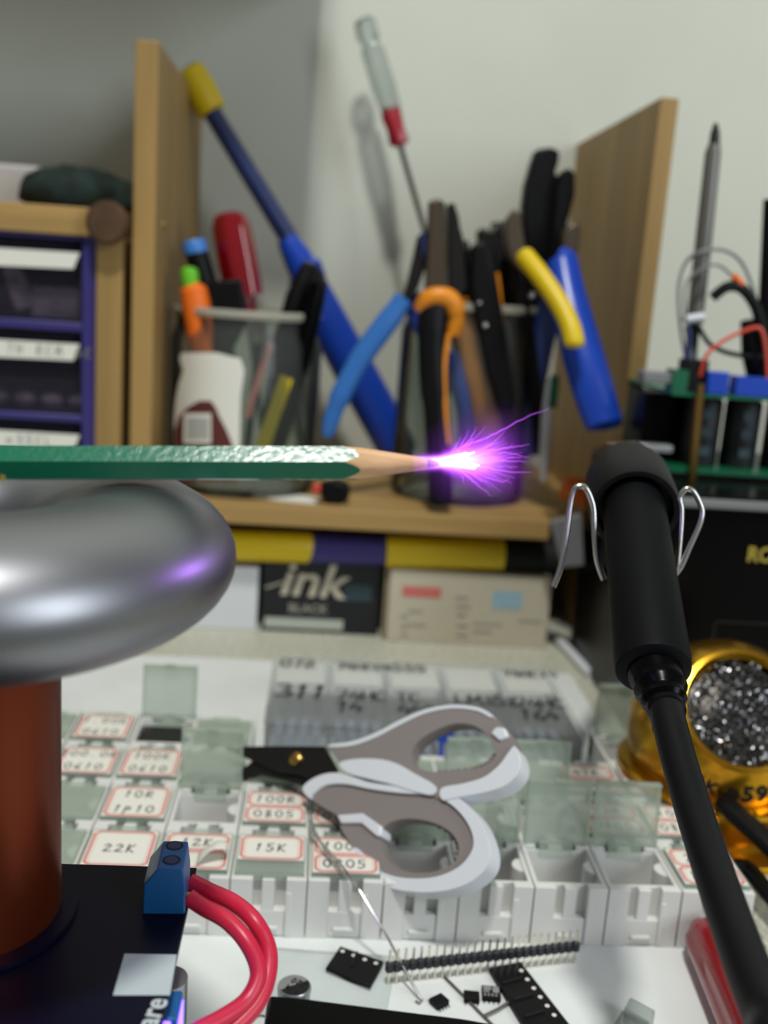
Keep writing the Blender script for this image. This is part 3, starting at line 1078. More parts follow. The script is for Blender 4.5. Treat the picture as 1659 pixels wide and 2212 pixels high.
# column -> (state, lines, style, angle)
O, Cc = 'open', 'closed'
ROWSPEC = {
    0: {-3: (Cc, None, '', 0), -2: (Cc, ['22K'], 'wide', 0), -1: (Cc, ['12K', ' '], '', 0), 0: (Cc, ['15K'], 'short', 0),
        1: (Cc, ['100R', '0805'], '', 0), 2: (O, None, '', 122), 3: (O, None, '', 101), 4: (O, None, '', 97), 5: (O, None, '', 99),
        6: (Cc, ['20K', '1206'], '', 0)},
    1: {-3: (Cc, None, '', 0), -2: (Cc, ['10R', '1p10'], 'wide', 0), -1: (O, None, '', 96), 0: (Cc, ['100R', '0805'], '', 0),
        1: (Cc, ['47K', '0805'], '', 0), 2: (Cc, None, '', 0), 3: (O, None, '', 99), 4: (O, None, '', 100), 5: (Cc, ['33R', '0805'], '', 0), 6: (Cc, ['10M', '0805'], '', 0)},
    2: {-3: (Cc, ['200.0K', '0610'], 'wide', 0), -2: (Cc, ['100K', '0610'], 'wide', 0), -1: (Cc, None, '', 0), 0: (Cc, None, '', 0), 1: (Cc, None, '', 0),
        2: (Cc, None, '', 0), 3: (Cc, None, '', 0), 4: (Cc, None, '', 0), 5: (Cc, ['47R', '0805'], '', 0), 6: (Cc, ['220R', '1206'], '', 0)},
    3: {-4: (Cc, None, '', 0), -3: (Cc, ['1.00K', '0610'], 'wide', 0), -2: (O, None, '', 95), -1: (Cc, None, '', 0), 6: (O, None, '', 97)},
}
for r, cols in ROWSPEC.items():
    for k, c in enumerate(sorted(cols)):
        st, lines, style, ang = cols[c]
        x = X0 + (c + .5) * PX_ + (.0 if r < 2 else random.uniform(-.03, .03))
        y = Y0 + r * PYY + random.uniform(-.02, .02)
        what = ('white parts box with lid standing open' if st == O else
                ('white parts box with closed lid marked ' + ' '.join(l for l in lines if l.strip()) if lines else 'white parts box with plain translucent closed lid'))
        lb = '%s, %s, %s from the left' % (what, ROWN[r], ORD[k])
        if r == 3 and c == 6:
            lb = 'white parts box with lid standing open beside the gold cleaner'
        t = thing('parts_box', lb, 'box', (x, y, .1), 'snap lid parts boxes')
        for nm, me in (('box_body', MB_),):
            o = bpy.data.objects.new(nm, me)
            o.parent = t
            COL.objects.link(o)
            bv = o.modifiers.new('bevel', 'BEVEL')
            bv.width = .03 * S
            bv.segments = 2
            bv.limit_method = 'ANGLE'
            bv.angle_limit = radians(60)
        ld = bpy.data.objects.new('lid', ML)
        ld.parent = t
        ld.location = Vector((0, HY, HZ)) * S
        ld.rotation_euler = (-radians(ang), 0, 0)
        COL.objects.link(ld)
        hg = bpy.data.objects.new('hinge_strip', MH)
        hg.parent = t
        hg.location = Vector((0, HY, HZ)) * S
        COL.objects.link(hg)
        tb = bpy.data.objects.new('hinge_tab', MT)
        tb.parent = t
        tb.location = Vector((0, HY, HZ - .02)) * S
        COL.objects.link(tb)
        if lines:
            sk = bpy.data.objects.new('label_sticker', sticker(lines, style))
            sk.parent = ld
            COL.objects.link(sk)
        if r == 3 and c == -2:
            MB().box(-1.1, 1.1, .5, BD - .7, .2, BH - .25).build('dark_contents', 'steel_dk', t, world=False, bevel=.1)

# curled label corner on the 12K box
bx = X0 - .5 * PX_
vs_, fs = [], []
for i in range(9):
    a = i / 8
    for j in range(5):
        s_ = j / 4
        vs_.append((bx + .1 + a * 1.0, Y0 + .35 + s_ * .75 + a * .35, 2.5 + .55 * sin(a * pi * .75) * (1 - s_ * .3)))
for i in range(8):
    for j in range(4):
        q = i * 5 + j
        fs.append((q, q + 1, q + 6, q + 5))
mb = MB().add(vs_, fs)
ob = mb.build('peeled_label', 'paper', smooth=80)
sm = ob.modifiers.new('thickness', 'SOLIDIFY')
sm.thickness = .01 * S
tag(ob, 'curled white paper label peeling off the box marked 12K', 'label')

# ------------------------------------------------------------------ compartment case with handwriting
t = thing('compartment_case', 'frosted compartment case with black handwriting behind the scissors', 'case', (5.5, 47.3, .1))
CX0, CX1, CY0, CY1, CZ = -1.7, 13.0, 43.1, 51.6, 2.5
b = MB()
b.box(CX0, CX1, CY0, CY1, .1, .22)
b.box(CX0, CX1, CY0, CY0 + .12, .1, CZ - .35)
b.box(CX0, CX1, CY1 - .12, CY1, .1, CZ - .35)
b.box(CX0, CX0 + .12, CY0, CY1, .1, CZ - .35)
b.box(CX1 - .12, CX1, CY0, CY1, .1, CZ - .35)
b.build('tray', 'frosted', t, bevel=.04)
nx = 5
cw = (CX1 - CX0) / nx
b = MB()
for k in range(1, nx):
    b.box(CX0 + k * cw - .05, CX0 + k * cw + .05, CY0 + .12, CY1 - .12, .22, CZ - .4)
b.box(CX0 + .12, CX1 - .12, (CY0 + CY1) / 2 + .1, (CY0 + CY1) / 2 + .22, .22, CZ - .4)
b.build('dividers', 'frosted', t)
b = MB()
b.box(CX0 - .05, CX1 + .05, CY0 - .05, CY1 + .05, CZ - .12, CZ)
b.box(CX0 - .05, CX1 + .05, CY0 - .05, CY0 + .06, CZ - .6, CZ - .12)
ld = b.build('case_lid', 'frosted', t, bevel=.12)
ym = (CY0 + CY1) / 2
tops = ['072', '74HC08', '555', '', '74HC14']
mids = [['311'], ['74HC', '14'], ['TC', '4420'], ['LM358'], ['74HC', '164']]
pap = MB()
for k in range(nx):
    x = CX0 + k * cw
    pap.box(x + .25, x + cw - .25, ym + .9, CY1 - .5, CZ - .2, CZ - .15)
pap.build('paper_slips', 'paper', t)
blk = MB()
for k in range(nx):
    x = CX0 + k * cw
    for q in range(4):
        blk.box(x + .35 + q * .6, x + .75 + q * .6, CY0 + .5, ym - .3, .25, 1.0)
blk.build('stored_chips', 'slate', t)
for k in range(nx):
    x = CX0 + k * cw + .25
    hgt = .8 if len(tops[k]) > 4 else 1.0
    if tops[k]:
        wr_ = MB()
        hand(wr_, tops[k], x + .1, CY1 - 1.5, hgt, .06, 0, Matrix.Translation((0, 0, CZ + .012)), .62)
        wr_.build('handwriting', 'pen', ld, smooth=0)
    for q, ln in enumerate(mids[k]):
        hh = 1.55 if len(mids[k]) == 1 and k == 0 else 1.15
        wr_ = MB()
        hand(wr_, ln, x, ym - 1.3 - q * 1.5, hh, .1 if k == 0 else .07, 0, Matrix.Translation((0, 0, CZ + .012)), .55)
        wr_.build('handwriting', 'pen', ld, smooth=0)

tag(MB().tube([PZ(1196, 1372, .32), PZ(1235, 1412, .32), PZ(1275, 1456, .32)], [.26, .3, .3], 14).build('white_pen', 'white'), 'white pen lying at the foot of the right shelf board', 'pen')

# ------------------------------------------------------------------ scissors
pa, pb, pe = PY(900, 1922, 30.8), PY(535, 1655, 38.0), PY(950, 1700, 33.1)
SN = (pb - pa).cross(pe - pa).normalized()
if SN.z < 0:
    SN = -SN
t = thing('scissors', 'scissors with white and taupe handles lying across the parts boxes', 'scissors', pa)


def sc(lst, off, th, name, m_, hole=None, rd=4, bev=.12, parent=None):
    o = pa + SN * off
    pts = [PPL(x, y, o, SN) for x, y in lst]
    if rd:
        pts = smooth_path(pts, rd, True)
    hs = []
    if hole:
        hs = [smooth_path([PPL(x, y, o, SN) for x, y in hole], 4, True)]
    return MB().extr(pts, -SN * th, hs).build(name, m_, parent or t, bevel=bev, seg=3)


sc([(490, 1618), (527, 1612), (600, 1611), (700, 1612), (728, 1662), (690, 1690), (640, 1672), (600, 1668)], .1, .18, 'blade', 'steel_dk', rd=0, bev=.03)
sc([(490, 1690), (527, 1684), (560, 1672), (640, 1692), (690, 1712), (716, 1668), (640, 1622), (560, 1630)], -.1, .18, 'blade', 'steel_dk', rd=0, bev=.03)
o_ = PPL(640, 1640, pa + SN * .1, SN)
MB().lathe([(0, .0), (.27, .0), (.27, .1), (.2, .16), (0, .18)], 20, frame(o_, SN)).build('pivot_screw', 'brass', t)
h1 = [(715, 1612), (760, 1606), (810, 1588), (860, 1562), (915, 1538), (975, 1527), (1030, 1532), (1075, 1556), (1105, 1592), (1120, 1638), (1113, 1668), (1085, 1690),
      (1040, 1706), (985, 1716), (945, 1726), (930, 1708), (880, 1700), (830, 1688), (785, 1678), (745, 1666), (732, 1645)]
o1 = [(886, 1638), (900, 1605), (940, 1578), (985, 1563), (1030, 1570), (1060, 1600), (1070, 1630), (1056, 1648), (1028, 1660), (985, 1666), (945, 1668), (908, 1660)]
hd = sc(h1, .3, .62, 'handle', 'taupe', o1)
sc([(733, 1648), (770, 1639), (820, 1640), (858, 1650), (897, 1672), (938, 1696), (935, 1716), (900, 1711), (850, 1695), (800, 1683), (750, 1669)], .42, .86, 'white_grip', 'white', bev=.2, parent=hd)
sc([(953, 1702), (1000, 1692), (1045, 1678), (1078, 1652), (1100, 1622), (1112, 1612), (1124, 1640), (1118, 1670), (1090, 1697), (1045, 1712), (990, 1722), (955, 1728)], .42, .86, 'white_grip', 'white', bev=.2, parent=hd)
sc([(715, 1614), (712, 1608), (760, 1601), (810, 1583), (860, 1557), (915, 1533), (975, 1522), (1030, 1527), (1062, 1543), (1058, 1549), (1028, 1535), (975, 1530), (917, 1541), (862, 1566), (812, 1592), (762, 1610)], .34, .66, 'white_edge', 'white', bev=.04, parent=hd)
sc([(1058, 1582), (1070, 1569), (1090, 1572), (1098, 1590), (1078, 1600)], .42, .8, 'white_grip', 'white', rd=0, bev=.08, parent=hd)
h2 = [(655, 1702), (680, 1682), (720, 1672), (760, 1680), (800, 1693), (870, 1703), (935, 1706), (967, 1717), (1000, 1735), (1035, 1775), (1053, 1830), (1047, 1868), (1010, 1902),
      (960, 1918), (900, 1921), (840, 1911), (792, 1886), (767, 1852), (757, 1825), (737, 1790), (728, 1762), (700, 1745), (672, 1725)]
o2 = [(822, 1802), (840, 1778), (880, 1768), (930, 1775), (970, 1795), (990, 1825), (985, 1858), (955, 1878), (910, 1886), (865, 1878), (835, 1855), (822, 1828)]
hd = sc(h2, .25, .62, 'handle', 'taupe', o2)
sc([(653, 1702), (680, 1679), (720, 1669), (765, 1679), (800, 1690), (870, 1699), (938, 1703), (930, 1713), (870, 1713), (800, 1704), (745, 1693), (702, 1696), (674, 1716), (668, 1724)], .38, .8, 'white_grip', 'white', bev=.1, parent=hd)
sc([(727, 1760), (782, 1756), (824, 1785), (822, 1806), (812, 1806), (780, 1778), (735, 1778)], .38, .8, 'white_grip', 'white', rd=0, bev=.06, parent=hd)
sc([(948, 1718), (965, 1713), (1002, 1732), (1038, 1773), (1058, 1830), (1051, 1873), (1012, 1907), (960, 1924), (900, 1927), (840, 1917), (788, 1891), (763, 1852), (761, 1832), (775, 1835), (795, 1862),
    (830, 1886), (880, 1897), (940, 1894), (990, 1873), (1018, 1840), (1022, 1810), (1008, 1775), (983, 1745)], .38, .86, 'white_grip', 'white', bev=.2, parent=hd)
# serrations inside the loops
for hole, rng_ in ((o1, range(6, 10)), (o2, range(1, 6))):
    for i in rng_:
        for f in (.15, .5, .85):
            p = Vector(hole[i]).lerp(Vector(hole[(i + 1) % len(hole)]), f)
            MB().ell(PPL(p.x, p.y, pa + SN * .0, SN), .1, 8, 6).build('grip_tooth', 'taupe', t)

# ------------------------------------------------------------------ things on the desk front
# pin header
pa_, pb_ = PZ(841, 2092, .7), PZ(1243, 2047, .7)
dv = (pb_ - pa_)
NP = 26
ux = dv.normalized()
uy = Vector((-ux.y, ux.x, 0))
t = thing('pin_header', 'long black pin header strip with gold pins on the sheet', 'connector', (pa_.x, pa_.y, .1))
seg_ = MB()
pt = dv.length / (NP - 1)
c_ = pt * .2
q8 = [(-pt / 2 + c_, -.125), (pt / 2 - c_, -.125), (pt / 2, -.125 + c_), (pt / 2, .125 - c_), (pt / 2 - c_, .125), (-pt / 2 + c_, .125), (-pt / 2, .125 - c_), (-pt / 2, -.125 + c_)]
seg_.extr([(p[0] * .95, p[1], 0) for p in q8], (0, 0, .27))
sme = seg_.mesh('housing_block', 'housing', 30)
pn = MB()
pn.box(-.032, .032, -.032, .032, .0, 1.2)
pn.extr([(-.032, -.032, 1.2), (.032, -.032, 1.2), (.032, .032, 1.2), (-.032, .032, 1.2)], (0, 0, .06))
pme = pn.mesh('pin', 'pinm', 30)
ang = atan2(ux.y, ux.x)
for i in range(NP):
    p = dv * (i / (NP - 1))
    for nm, me, z in (('housing_block', sme, .52), ('pin', pme, .0)):
        o = bpy.data.objects.new(nm, me)
        o.parent = t
        o.location = Vector((p.x, p.y, z)) * S
        o.rotation_euler = (0, 0, ang)
        COL.objects.link(o)


def tape(name, label, pts, holes, zc=.12):
    t = thing(name, label, 'component tape', PZ(pts[0][0], pts[0][1], .1), 'strips of component tape')
    MB().extr([PZ(x, y, .3) for x, y in pts], (0, 0, -.18)).build('tape_strip', 'black', t, bevel=.03)
    for h in holes:
        c = PZ(h[0], h[1], .31)
        MB().lathe([(0, 0), (.075, 0), (.075, .012), (0, .012)], 12, Matrix.Translation(c)).build('sprocket_hole', 'paper', t)
    return t


t = tape('carrier_tape', 'short black carrier tape piece left of the pin header', [(735, 2043), (829, 2076), (800, 2130), (703, 2090)], [(740, 2055), (764, 2064), (788, 2073), (812, 2081)])
MB().extr([PZ(758, 2084, .36), PZ(770, 2054, .36), PZ(773, 2055, .36), PZ(761, 2085, .36)], (0, 0, -.06)).build('pocket_edge', 'dark', t)
t = tape('carrier_tape', 'long black carrier tape strip running below the pin header', [(1056, 2090), (1124, 2076), (1260, 2250), (1160, 2260)],
         [(1126, 2097), (1139, 2116), (1153, 2135), (1167, 2154), (1182, 2173), (1197, 2193)])
for k in range(4):
    a = (1085 + k * 24, 2120 + k * 36)
    MB().extr([PZ(a[0], a[1], .36), PZ(a[0] + 42, a[1] - 12, .36), PZ(a[0] + 44, a[1] - 9, .36), PZ(a[0] + 2, a[1] + 3, .36)], (0, 0, -.06)).build('pocket_edge', 'dark', t)


def chip(label, x, y, w_, h_, a, face=None):
    c = PZ(x, y, .1)
    T = Matrix.Translation(c) @ Matrix.Rotation(a, 4, 'Z')
    t = thing('chip', label, 'chip', T=T)
    MB().box(-w_ / 2, w_ / 2, -h_ / 2, h_ / 2, .02, .2).build('package', 'black', t, world=False, bevel=.02)
    for s in (-1, 1):
        for k in range(4):
            xx = -w_ / 2 + w_ * (k + .5) / 4
            MB().box(xx - .025, xx + .025, min(s * h_ / 2, s * (h_ / 2 + .1)), max(s * h_ / 2, s * (h_ / 2 + .1)), 0, .06).build('lead', 'steel', t, world=False)
    if face:
        for (x0, x1, y0, y1) in face:
            MB().box(x0 * w_, x1 * w_, y0 * h_, y1 * h_, .2, .205).build('metal_pad', 'capgrey', t, world=False)


chip('tiny eight leg chip nearest the black bar', 948, 2170, .5, .42, .6)
chip('tiny black chip between the two others', 1018, 2160, .5, .4, -.1)
chip('tiny chip lying pads up beside the long carrier tape', 1060, 2153, .6, .55, -.1, [(-.42, .0, .1, .42), (.08, .42, -.1, .42), (-.42, -.1, -.1, .05), (-.4, -.3, -.42, -.2), (-.2, -.1, -.42, -.2), (0, .1, -.42, -.2), (.2, .3, -.42, -.2)])
tag(MB().tube([PZ(960, 2138 - 28, .15), PZ(1010, 2160, .15), PZ(1045, 2196, .14), PZ(1075, 2225, .14)], .05, 8).build('wire_lead', 'grey_rod'), 'thin grey wire lead running left of the chips', 'wire')
tag(MB().tube([PZ(1046, 2194, .24), PZ(1075, 2180, .24), PZ(1102, 2163, .22)], .045, 8).build('wire_lead', 'grey_rod'), 'short grey wire lead beside the long carrier tape', 'wire')
# round capacitor
c = PZ(636, 2128, 1.0)
t = thing('capacitor', 'round silver capacitor with dark half disc beside the black bar', 'capacitor', (c.x, c.y, .1))
MB().lathe([(0, .1), (.5, .1), (.5, .75), (.52, .8), (.52, .95), (.48, 1.0), (0, 1.0)], 32, Matrix.Translation((c.x, c.y, 0))).build('can', 'capgrey', t)
hb = MB()
hb.add([(c.x + .47 * cos(a_), c.y + .47 * sin(a_), 1.008) for a_ in [radians(-150 + k * 15) for k in range(13)]], [tuple(range(13))])
hb.build('dark_mark', 'dark', t, smooth=0)
hb = MB()
Tc = Matrix.Translation((c.x, c.y, 1.014)) @ Matrix.Rotation(radians(150), 4, 'Z')
hand(hb, '220', -.3, -.28, .22, .018, 0, Tc, .8)
hand(hb, '17M', -.28, .08, .2, .018, 0, Tc, .8)
hb.build('print', 'steel_dk', t, smooth=0)
# black bar
mb = MB().extr([PZ(x, y, 1.1) for x, y in [(578, 2148), (640, 2152), (700, 2160), (840, 2178), (1000, 2198), (1100, 2216), (1300, 2240), (1300, 2330), (560, 2290)]], (0, 0, -1.0))
tag(mb.build('black_case', 'blackg', bevel=.12), 'glossy black plastic case edge at the bottom of the picture', 'case')
# plastic bag
vs_, fs = [], []
nu, nv = 16, 12
for i in range(nu + 1):
    for j in range(nv + 1):
        x = 560 + 300 * i / nu - 30 * (j / nv)
        y = 2045 + 150 * j / nv + 20 * (i / nu)
        vs_.append(PZ(x, y, .16 + .05 * sin(i * 1.1 + j * .4) * cos(j * 1.3 - i * .3) + .02 * random.random()))
for i in range(nu):
    for j in range(nv):
        q = i * (nv + 1) + j
        fs.append((q, q + 1, q + nv + 2, q + nv + 1))
ob = MB().add(vs_, fs).build('plastic_bag', 'bag', smooth=20)
ob.modifiers.new('thickness', 'SOLIDIFY').thickness = .006 * S
tag(ob, 'thin clear plastic bag wrinkled on the white sheet', 'bag')
# steel pin
t = thing('steel_pin', 'thin bent steel wire pin leaning from the scissors to the sheet', 'pin', PZ(905, 2160, .1))
MB().tube([PZ(668, 1752, 3.1), PZ(676, 1800, 2.85), PZ(740, 1872, 2.75), PZ(775, 1920, 2.5), PZ(840, 2030, 1.3), PZ(903, 2148, .25), PZ(912, 2160, .16), PZ(906, 2168, .15), PZ(898, 2162, .17)], .045, 8).build('wire', 'steel', t)
MB().tube([PZ(671, 1775, 3.0), PZ(700, 1835, 2.75), PZ(745, 1890, 2.65), PZ(775, 1920, 2.55)], .04, 8).build('wire', 'steel', t)
# red screwdriver handle
a, b = PZ(1522, 2006, 1.0), PZ(1652, 2290, 1.0)
t = thing('red_screwdriver', 'red translucent screwdriver handle at lower right', 'screwdriver', (a.x, a.y, .1))
d = (b - a).normalized()
MB().tube([a, a + d * .12, a + d * .35, a + d * .8, b], [.3, .6, .78, .84, .9], 36, lobes=6, lobe=.12).build('handle', 'redp', t)
MB().tube([b - d * .1, b + d * 9], .25, 12).build('shaft', 'steel', t)
# clear clip
t = thing('clear_clip', 'small clear plastic clip near the red screwdriver', 'clip', PZ(1370, 2200, .1))
mb = MB().extr([PZ(x, y, .7) for x, y in [(1362, 2153), (1416, 2182), (1404, 2206), (1348, 2176)]], (0, 0, -.55))
mb.build('clip_body', 'clear', t, bevel=.05)
mb = MB().extr([PZ(x, y, .4) for x, y in [(1345, 2180), (1405, 2212), (1450, 2260), (1300, 2260), (1320, 2220)]], (0, 0, -.28))
mb.build('clip_base', 'clear', t, bevel=.05)
# blue tag
mb = MB()
ppoly(mb, [(928, 1592), (945, 1580), (980, 1578), (980, 1602), (958, 1605), (956, 1664), (946, 1664), (950, 1605)], 40.6, .2)
tag(mb.build('blue_tag', 'blue', bevel=.03), 'blue T shaped plastic tag seen through upper scissor loop', 'tag')

# ------------------------------------------------------------------ tesla coil
TC = Vector((-6.95, 20.03, 16.35))
TR, TA, TB = 3.342, 2.08, 1.43
ZB = 8.2
t = thing('tesla_coil', 'desktop tesla coil with aluminium ring on copper winding and navy board', 'tesla coil', (TC.x, TC.y, .1))
b = MB()
nu, nv = 96, 40
vs_, fs = [], []
for i in range(nu):
    u = 2 * pi * i / nu
    for j in range(nv):
        v = 2 * pi * j / nv
        vs_.append(TC + Vector(((TR + TA * cos(v)) * cos(u), (TR + TA * cos(v)) * sin(u), TB * sin(v))))
for i in range(nu):
    for j in range(nv):
        fs.append((i * nv + j, ((i + 1) % nu) * nv + j, ((i + 1) % nu) * nv + (j + 1) % nv, i * nv + (j + 1) % nv))
b.add(vs_, fs).build('toroid', 'alu', t, smooth=180)
RC = 1.9
b = MB()
prof = []
z = ZB + .1
while z < TC.z + .6:                                   # each turn of wire as a fine bead
    prof += [(RC - .012, z), (RC, z + .02)]
    z += .045
prof = [(RC - .25, ZB + .1)] + prof + [(RC - .25, z)]
b.lathe(prof, 64, Matrix.Translation((TC.x, TC.y, 0)))
b.build('copper_winding', 'copper', t, smooth=60)
MB().lathe([(0, ZB + .02), (RC + .35, ZB + .02), (RC + .35, ZB + .14), (0, ZB + .14)], 48, Matrix.Translation((TC.x, TC.y, 0))).build('coil_base', 'pcb_navy', t)
XR = PZ(388, 2040, ZB).x
YB = PZ(230, 1868, ZB).y
brd = MB().box(-14, XR, 9.5, YB, ZB - .16, ZB).build('circuit_board', ['pcb_navy'], t, bevel=.02)
# pale patch where the printed code sits, and white letters
p1, p2, p3, p4 = [PZ(x, y, ZB + .006) for x, y in [(269, 2060), (382, 2062), (367, 2150), (244, 2150)]]
MB().add([p1, p2, p3, p4], [(0, 1, 2, 3)]).build('pale_patch', 'sticker', brd, smooth=0)
v_, f_ = text_geo('are', .62, 0, .012)
pp = PZ(336, 2222, ZB + .006)
MB().add(v_, f_, 0, Matrix.Translation(pp) @ Matrix.Rotation(radians(82), 4, 'Z')).build('lettering', 'silk', brd, smooth=0)
# terminal block
fl, fr_ = PZ(307, 1975, ZB), PZ(399, 1976, ZB)
tw = (fr_ - fl).length
Tt = Matrix.Translation(fl) @ Matrix.Rotation(radians(2), 4, 'Z')
pr = [(0, 0), (tw, 0), (tw, .62), (tw * .93, 1.12), (tw * .34, 1.12), (0.02, .72)]
tl = 1.14
b = MB().extr([Tt @ Vector((p[0], 0, p[1])) for p in pr], Tt.to_3x3() @ Vector((0, tl, 0)))
tb = b.build('terminal_block', 'blue_term', t, bevel=.03)
for k in (.3, .82):
    cc = Tt @ Vector((tw * .62, tl * k, 1.122))
    MB().lathe([(0, 0), (.2, 0), (.2, .004), (0, .004)], 24, Matrix.Translation(cc)).build('screw_hole', 'dark', tb)
    MB().lathe([(0, .004), (.15, .004), (.15, .01), (0, .01)], 20, Matrix.Translation(cc)).build('screw', 'navy', tb)
MB().tube([Tt @ Vector((tw, tl * .3, .24)), Tt @ Vector((tw + .12, tl * .3, .24))], .09, 10).build('wire_strand', 'copper_strand', tb)
# posts, lower board and parts below
for (x, y) in ((XR - .35, 17.7), (XR - .35, 10.2), (-13.6, 10.2), (-13.6, YB - .4)):
    MB().lathe([(0, 0), (.25, 0), (.25, 6.4), (0, 6.4)], 6, Matrix.Translation((x, y, ZB - .16 - 6.4))).build('standoff', 'brass', t)
MB().box(-14, XR - .1, 9.5, YB, 1.5, 1.66).build('lower_board', 'pcb_navy', t)
for (x, y) in ((XR - .6, 19.5), (XR - .6, 10.2), (-13.5, 10.2), (-13.5, 19.5)):
    MB().lathe([(0, 0), (.4, 0), (.3, 1.4), (0, 1.4)], 16, Matrix.Translation((x, y, .1))).build('rubber_foot', 'black', t)
c = PD(402, 2166, 22.0)
MB().lathe([(0, 0), (.42, 0), (.42, -1.3), (0, -1.3)], 24, frame(c + Vector((-.42, .2, .45)), (0, 0, 1))).build('capacitor', 'capgrey', t)
c = PD(378, 2160, 20.6)
MB().box(c.x - .35, c.x + .12, c.y - .55, c.y + .3, c.z - .9, c.z).build('led_block', 'blue_term', t, bevel=.04)
MB().box(c.x - .3, c.x + .0, c.y - .58, c.y - .5, c.z - .8, c.z - .05).build('led_lens', 'ledblue', t, bevel=.02)
MB().box(c.x + .12, c.x + .15, c.y - .45, c.y + .2, c.z - .7, c.z - .15).build('led_lens', 'ledblue', t, bevel=.01)
tag(MB().box(XR - 1.3, XR - .2, 16.6, 18.0, 1.66, 1.9).build('chip', 'black', t), None, None)

# red twin lead
t = thing('red_twin_lead', 'thick red twin lead looping out of the blue terminal block', 'cable', Tt @ Vector((tw, .3, .38)))
s1 = Tt @ Vector((tw + .05, tl * .3, .21))
s2 = Tt @ Vector((tw + .05, tl * .82, .21))
dd = depth(s1)
c1 = [s1] + [PD(*q) for q in [(440, 1960, dd - .1), (490, 1988, dd - .4), (530, 2030, dd - .7), (555, 2080, dd - .9), (556, 2120, dd - 1.1), (530, 2165, dd - 1.4), (480, 2200, dd - 1.8), (420, 2232, dd - 2.2), (330, 2290, dd - 2.6)]]
c2 = [s2] + [PD(*q) for q in [(450, 1924, dd + .4), (505, 1950, dd + .1), (550, 1990, dd - .3), (578, 2045, dd - .5), (580, 2100, dd - .8), (560, 2160, dd - 1.2), (515, 2212, dd - 1.6), (450, 2260, dd - 2.0), (380, 2320, dd - 2.4)]]
MB().tube(smooth_path(c1, 5), .19, 16).build('conductor', 'redw', t)
MB().tube(smooth_path(c2, 5), .19, 16).build('conductor', 'redw', t)

# ------------------------------------------------------------------ pencil and discharge
ZT = TC.z + TB
pa_ = PD(-190, 1000, 20.2)
pb_ = PD(752, 1001, 21.0)
pc = PD(922, 998, 21.14)
pt_ = PD(950, 998, 21.17)
ax = (pb_ - pa_).normalized()
PR = .385
T = frame(pa_, ax, Vector((0, 0, 1)))
t = thing('pencil', 'green hexagonal pencil lying on the metal ring, sharpened tip right', 'pencil', pa_)
rot = radians(15)
L = (pb_ - pa_).length
b = MB()
hexp = [(PR * cos(rot + k * pi / 3), PR * sin(rot + k * pi / 3)) for k in range(6)]
# the sharpener cone meets the hexagon: paint ends in scallops
Lc = (pc - pa_).length
LS = L - .12


def hexr(a_):
    k = (a_ - rot) % (pi / 3) - pi / 6
    return PR * cos(pi / 6) / cos(k)


def coner(z_):
    return PR - (PR - .115) * (z_ - LS) / (Lc - LS)


n = 72
vs_, fs = [], []
for i in range(n):
    a_ = rot + 2 * pi * i / n
    r_ = hexr(a_)
    ze = LS + (PR - r_) / (PR - .115) * (Lc - LS) + random.uniform(-.012, .012)
    vs_ += [(r_ * cos(a_), r_ * sin(a_), 0), (r_ * cos(a_), r_ * sin(a_), ze)]
for i in range(n):
    j = (i + 1) % n
    fs.append((2 * i, 2 * j, 2 * j + 1, 2 * i + 1))
fs.append(tuple(2 * i for i in range(n)))
b.add(vs_, fs, 0, T).build('painted_body', 'green_paint', t, smooth=25)
b = MB()
vs_, fs = [], []
zs = [LS - .2 + (Lc - LS + .2) * q / 24 for q in range(25)]
for z_ in zs:
    for i in range(n):
        a_ = rot + 2 * pi * i / n
        r_ = min(hexr(a_) * .993, coner(z_))
        vs_.append((r_ * cos(a_), r_ * sin(a_), z_))
for q in range(24):
    for i in range(n):
        j = (i + 1) % n
        fs.append((q * n + i, q * n + j, (q + 1) * n + j, (q + 1) * n + i))
fs.append(tuple(24 * n + i for i in range(n)))
b.add(vs_, fs, 0, T).build('wood_cone', 'cedar', t)
MB().lathe([(.105, Lc - .02), (.07, Lc + .2), (.045, (pt_ - pa_).length), (0, (pt_ - pa_).length)], 20, T).build('graphite_tip', 'graphite', t)
for k in range(3):
    z_ = 1.62 - k * .22
    a_ = pi + .1
    q = T @ Vector((-PR * .62, PR * -.0, z_))
nrm = (CAM - PD(5, 1032, 19.6)).normalized()
p = PD(4, 1030, 19.35)
MB().add([PD(0, 1024, 19.36), PD(11, 1026, 19.36), PD(13, 1038, 19.36), PD(0, 1040, 19.36)], [(0, 1, 2, 3)]).build('gold_stamp', 'goldfoil', t, smooth=0)

plas_w = emission('plasma_core', (255, 235, 255), 9)
plas_m = emission('plasma_magenta', (205, 95, 255), 1.5)
plas_v = emission('plasma_violet', (140, 60, 245), 0.75)
t = thing('corona_discharge', 'purple brush discharge spraying right from the pencil tip', 'spark', pt_)


def streamer(pts, w0, mi, name, d0=21.4):
    ph = random.uniform(0, 6)
    q = [PD(x, y, d0 + .05 + .25 * sin(ph) * k / (len(pts) - 1)) for k, (x, y) in enumerate(pts)]
    P = smooth_path(q, 6)
    n = len(P)
    jit = [Vector((random.uniform(-1, 1), random.uniform(-1, 1), random.uniform(-1, 1))) * .014 for _ in P]
    P = [p + (j if 0 < k < n - 1 else Vector()) for k, (p, j) in enumerate(zip(P, jit))]
    MB().tube(P, [max(.0022, w0 * (1 - .95 * (i / (n - 1)) ** .7)) for i in range(n)], 5).build(name, mi, t)


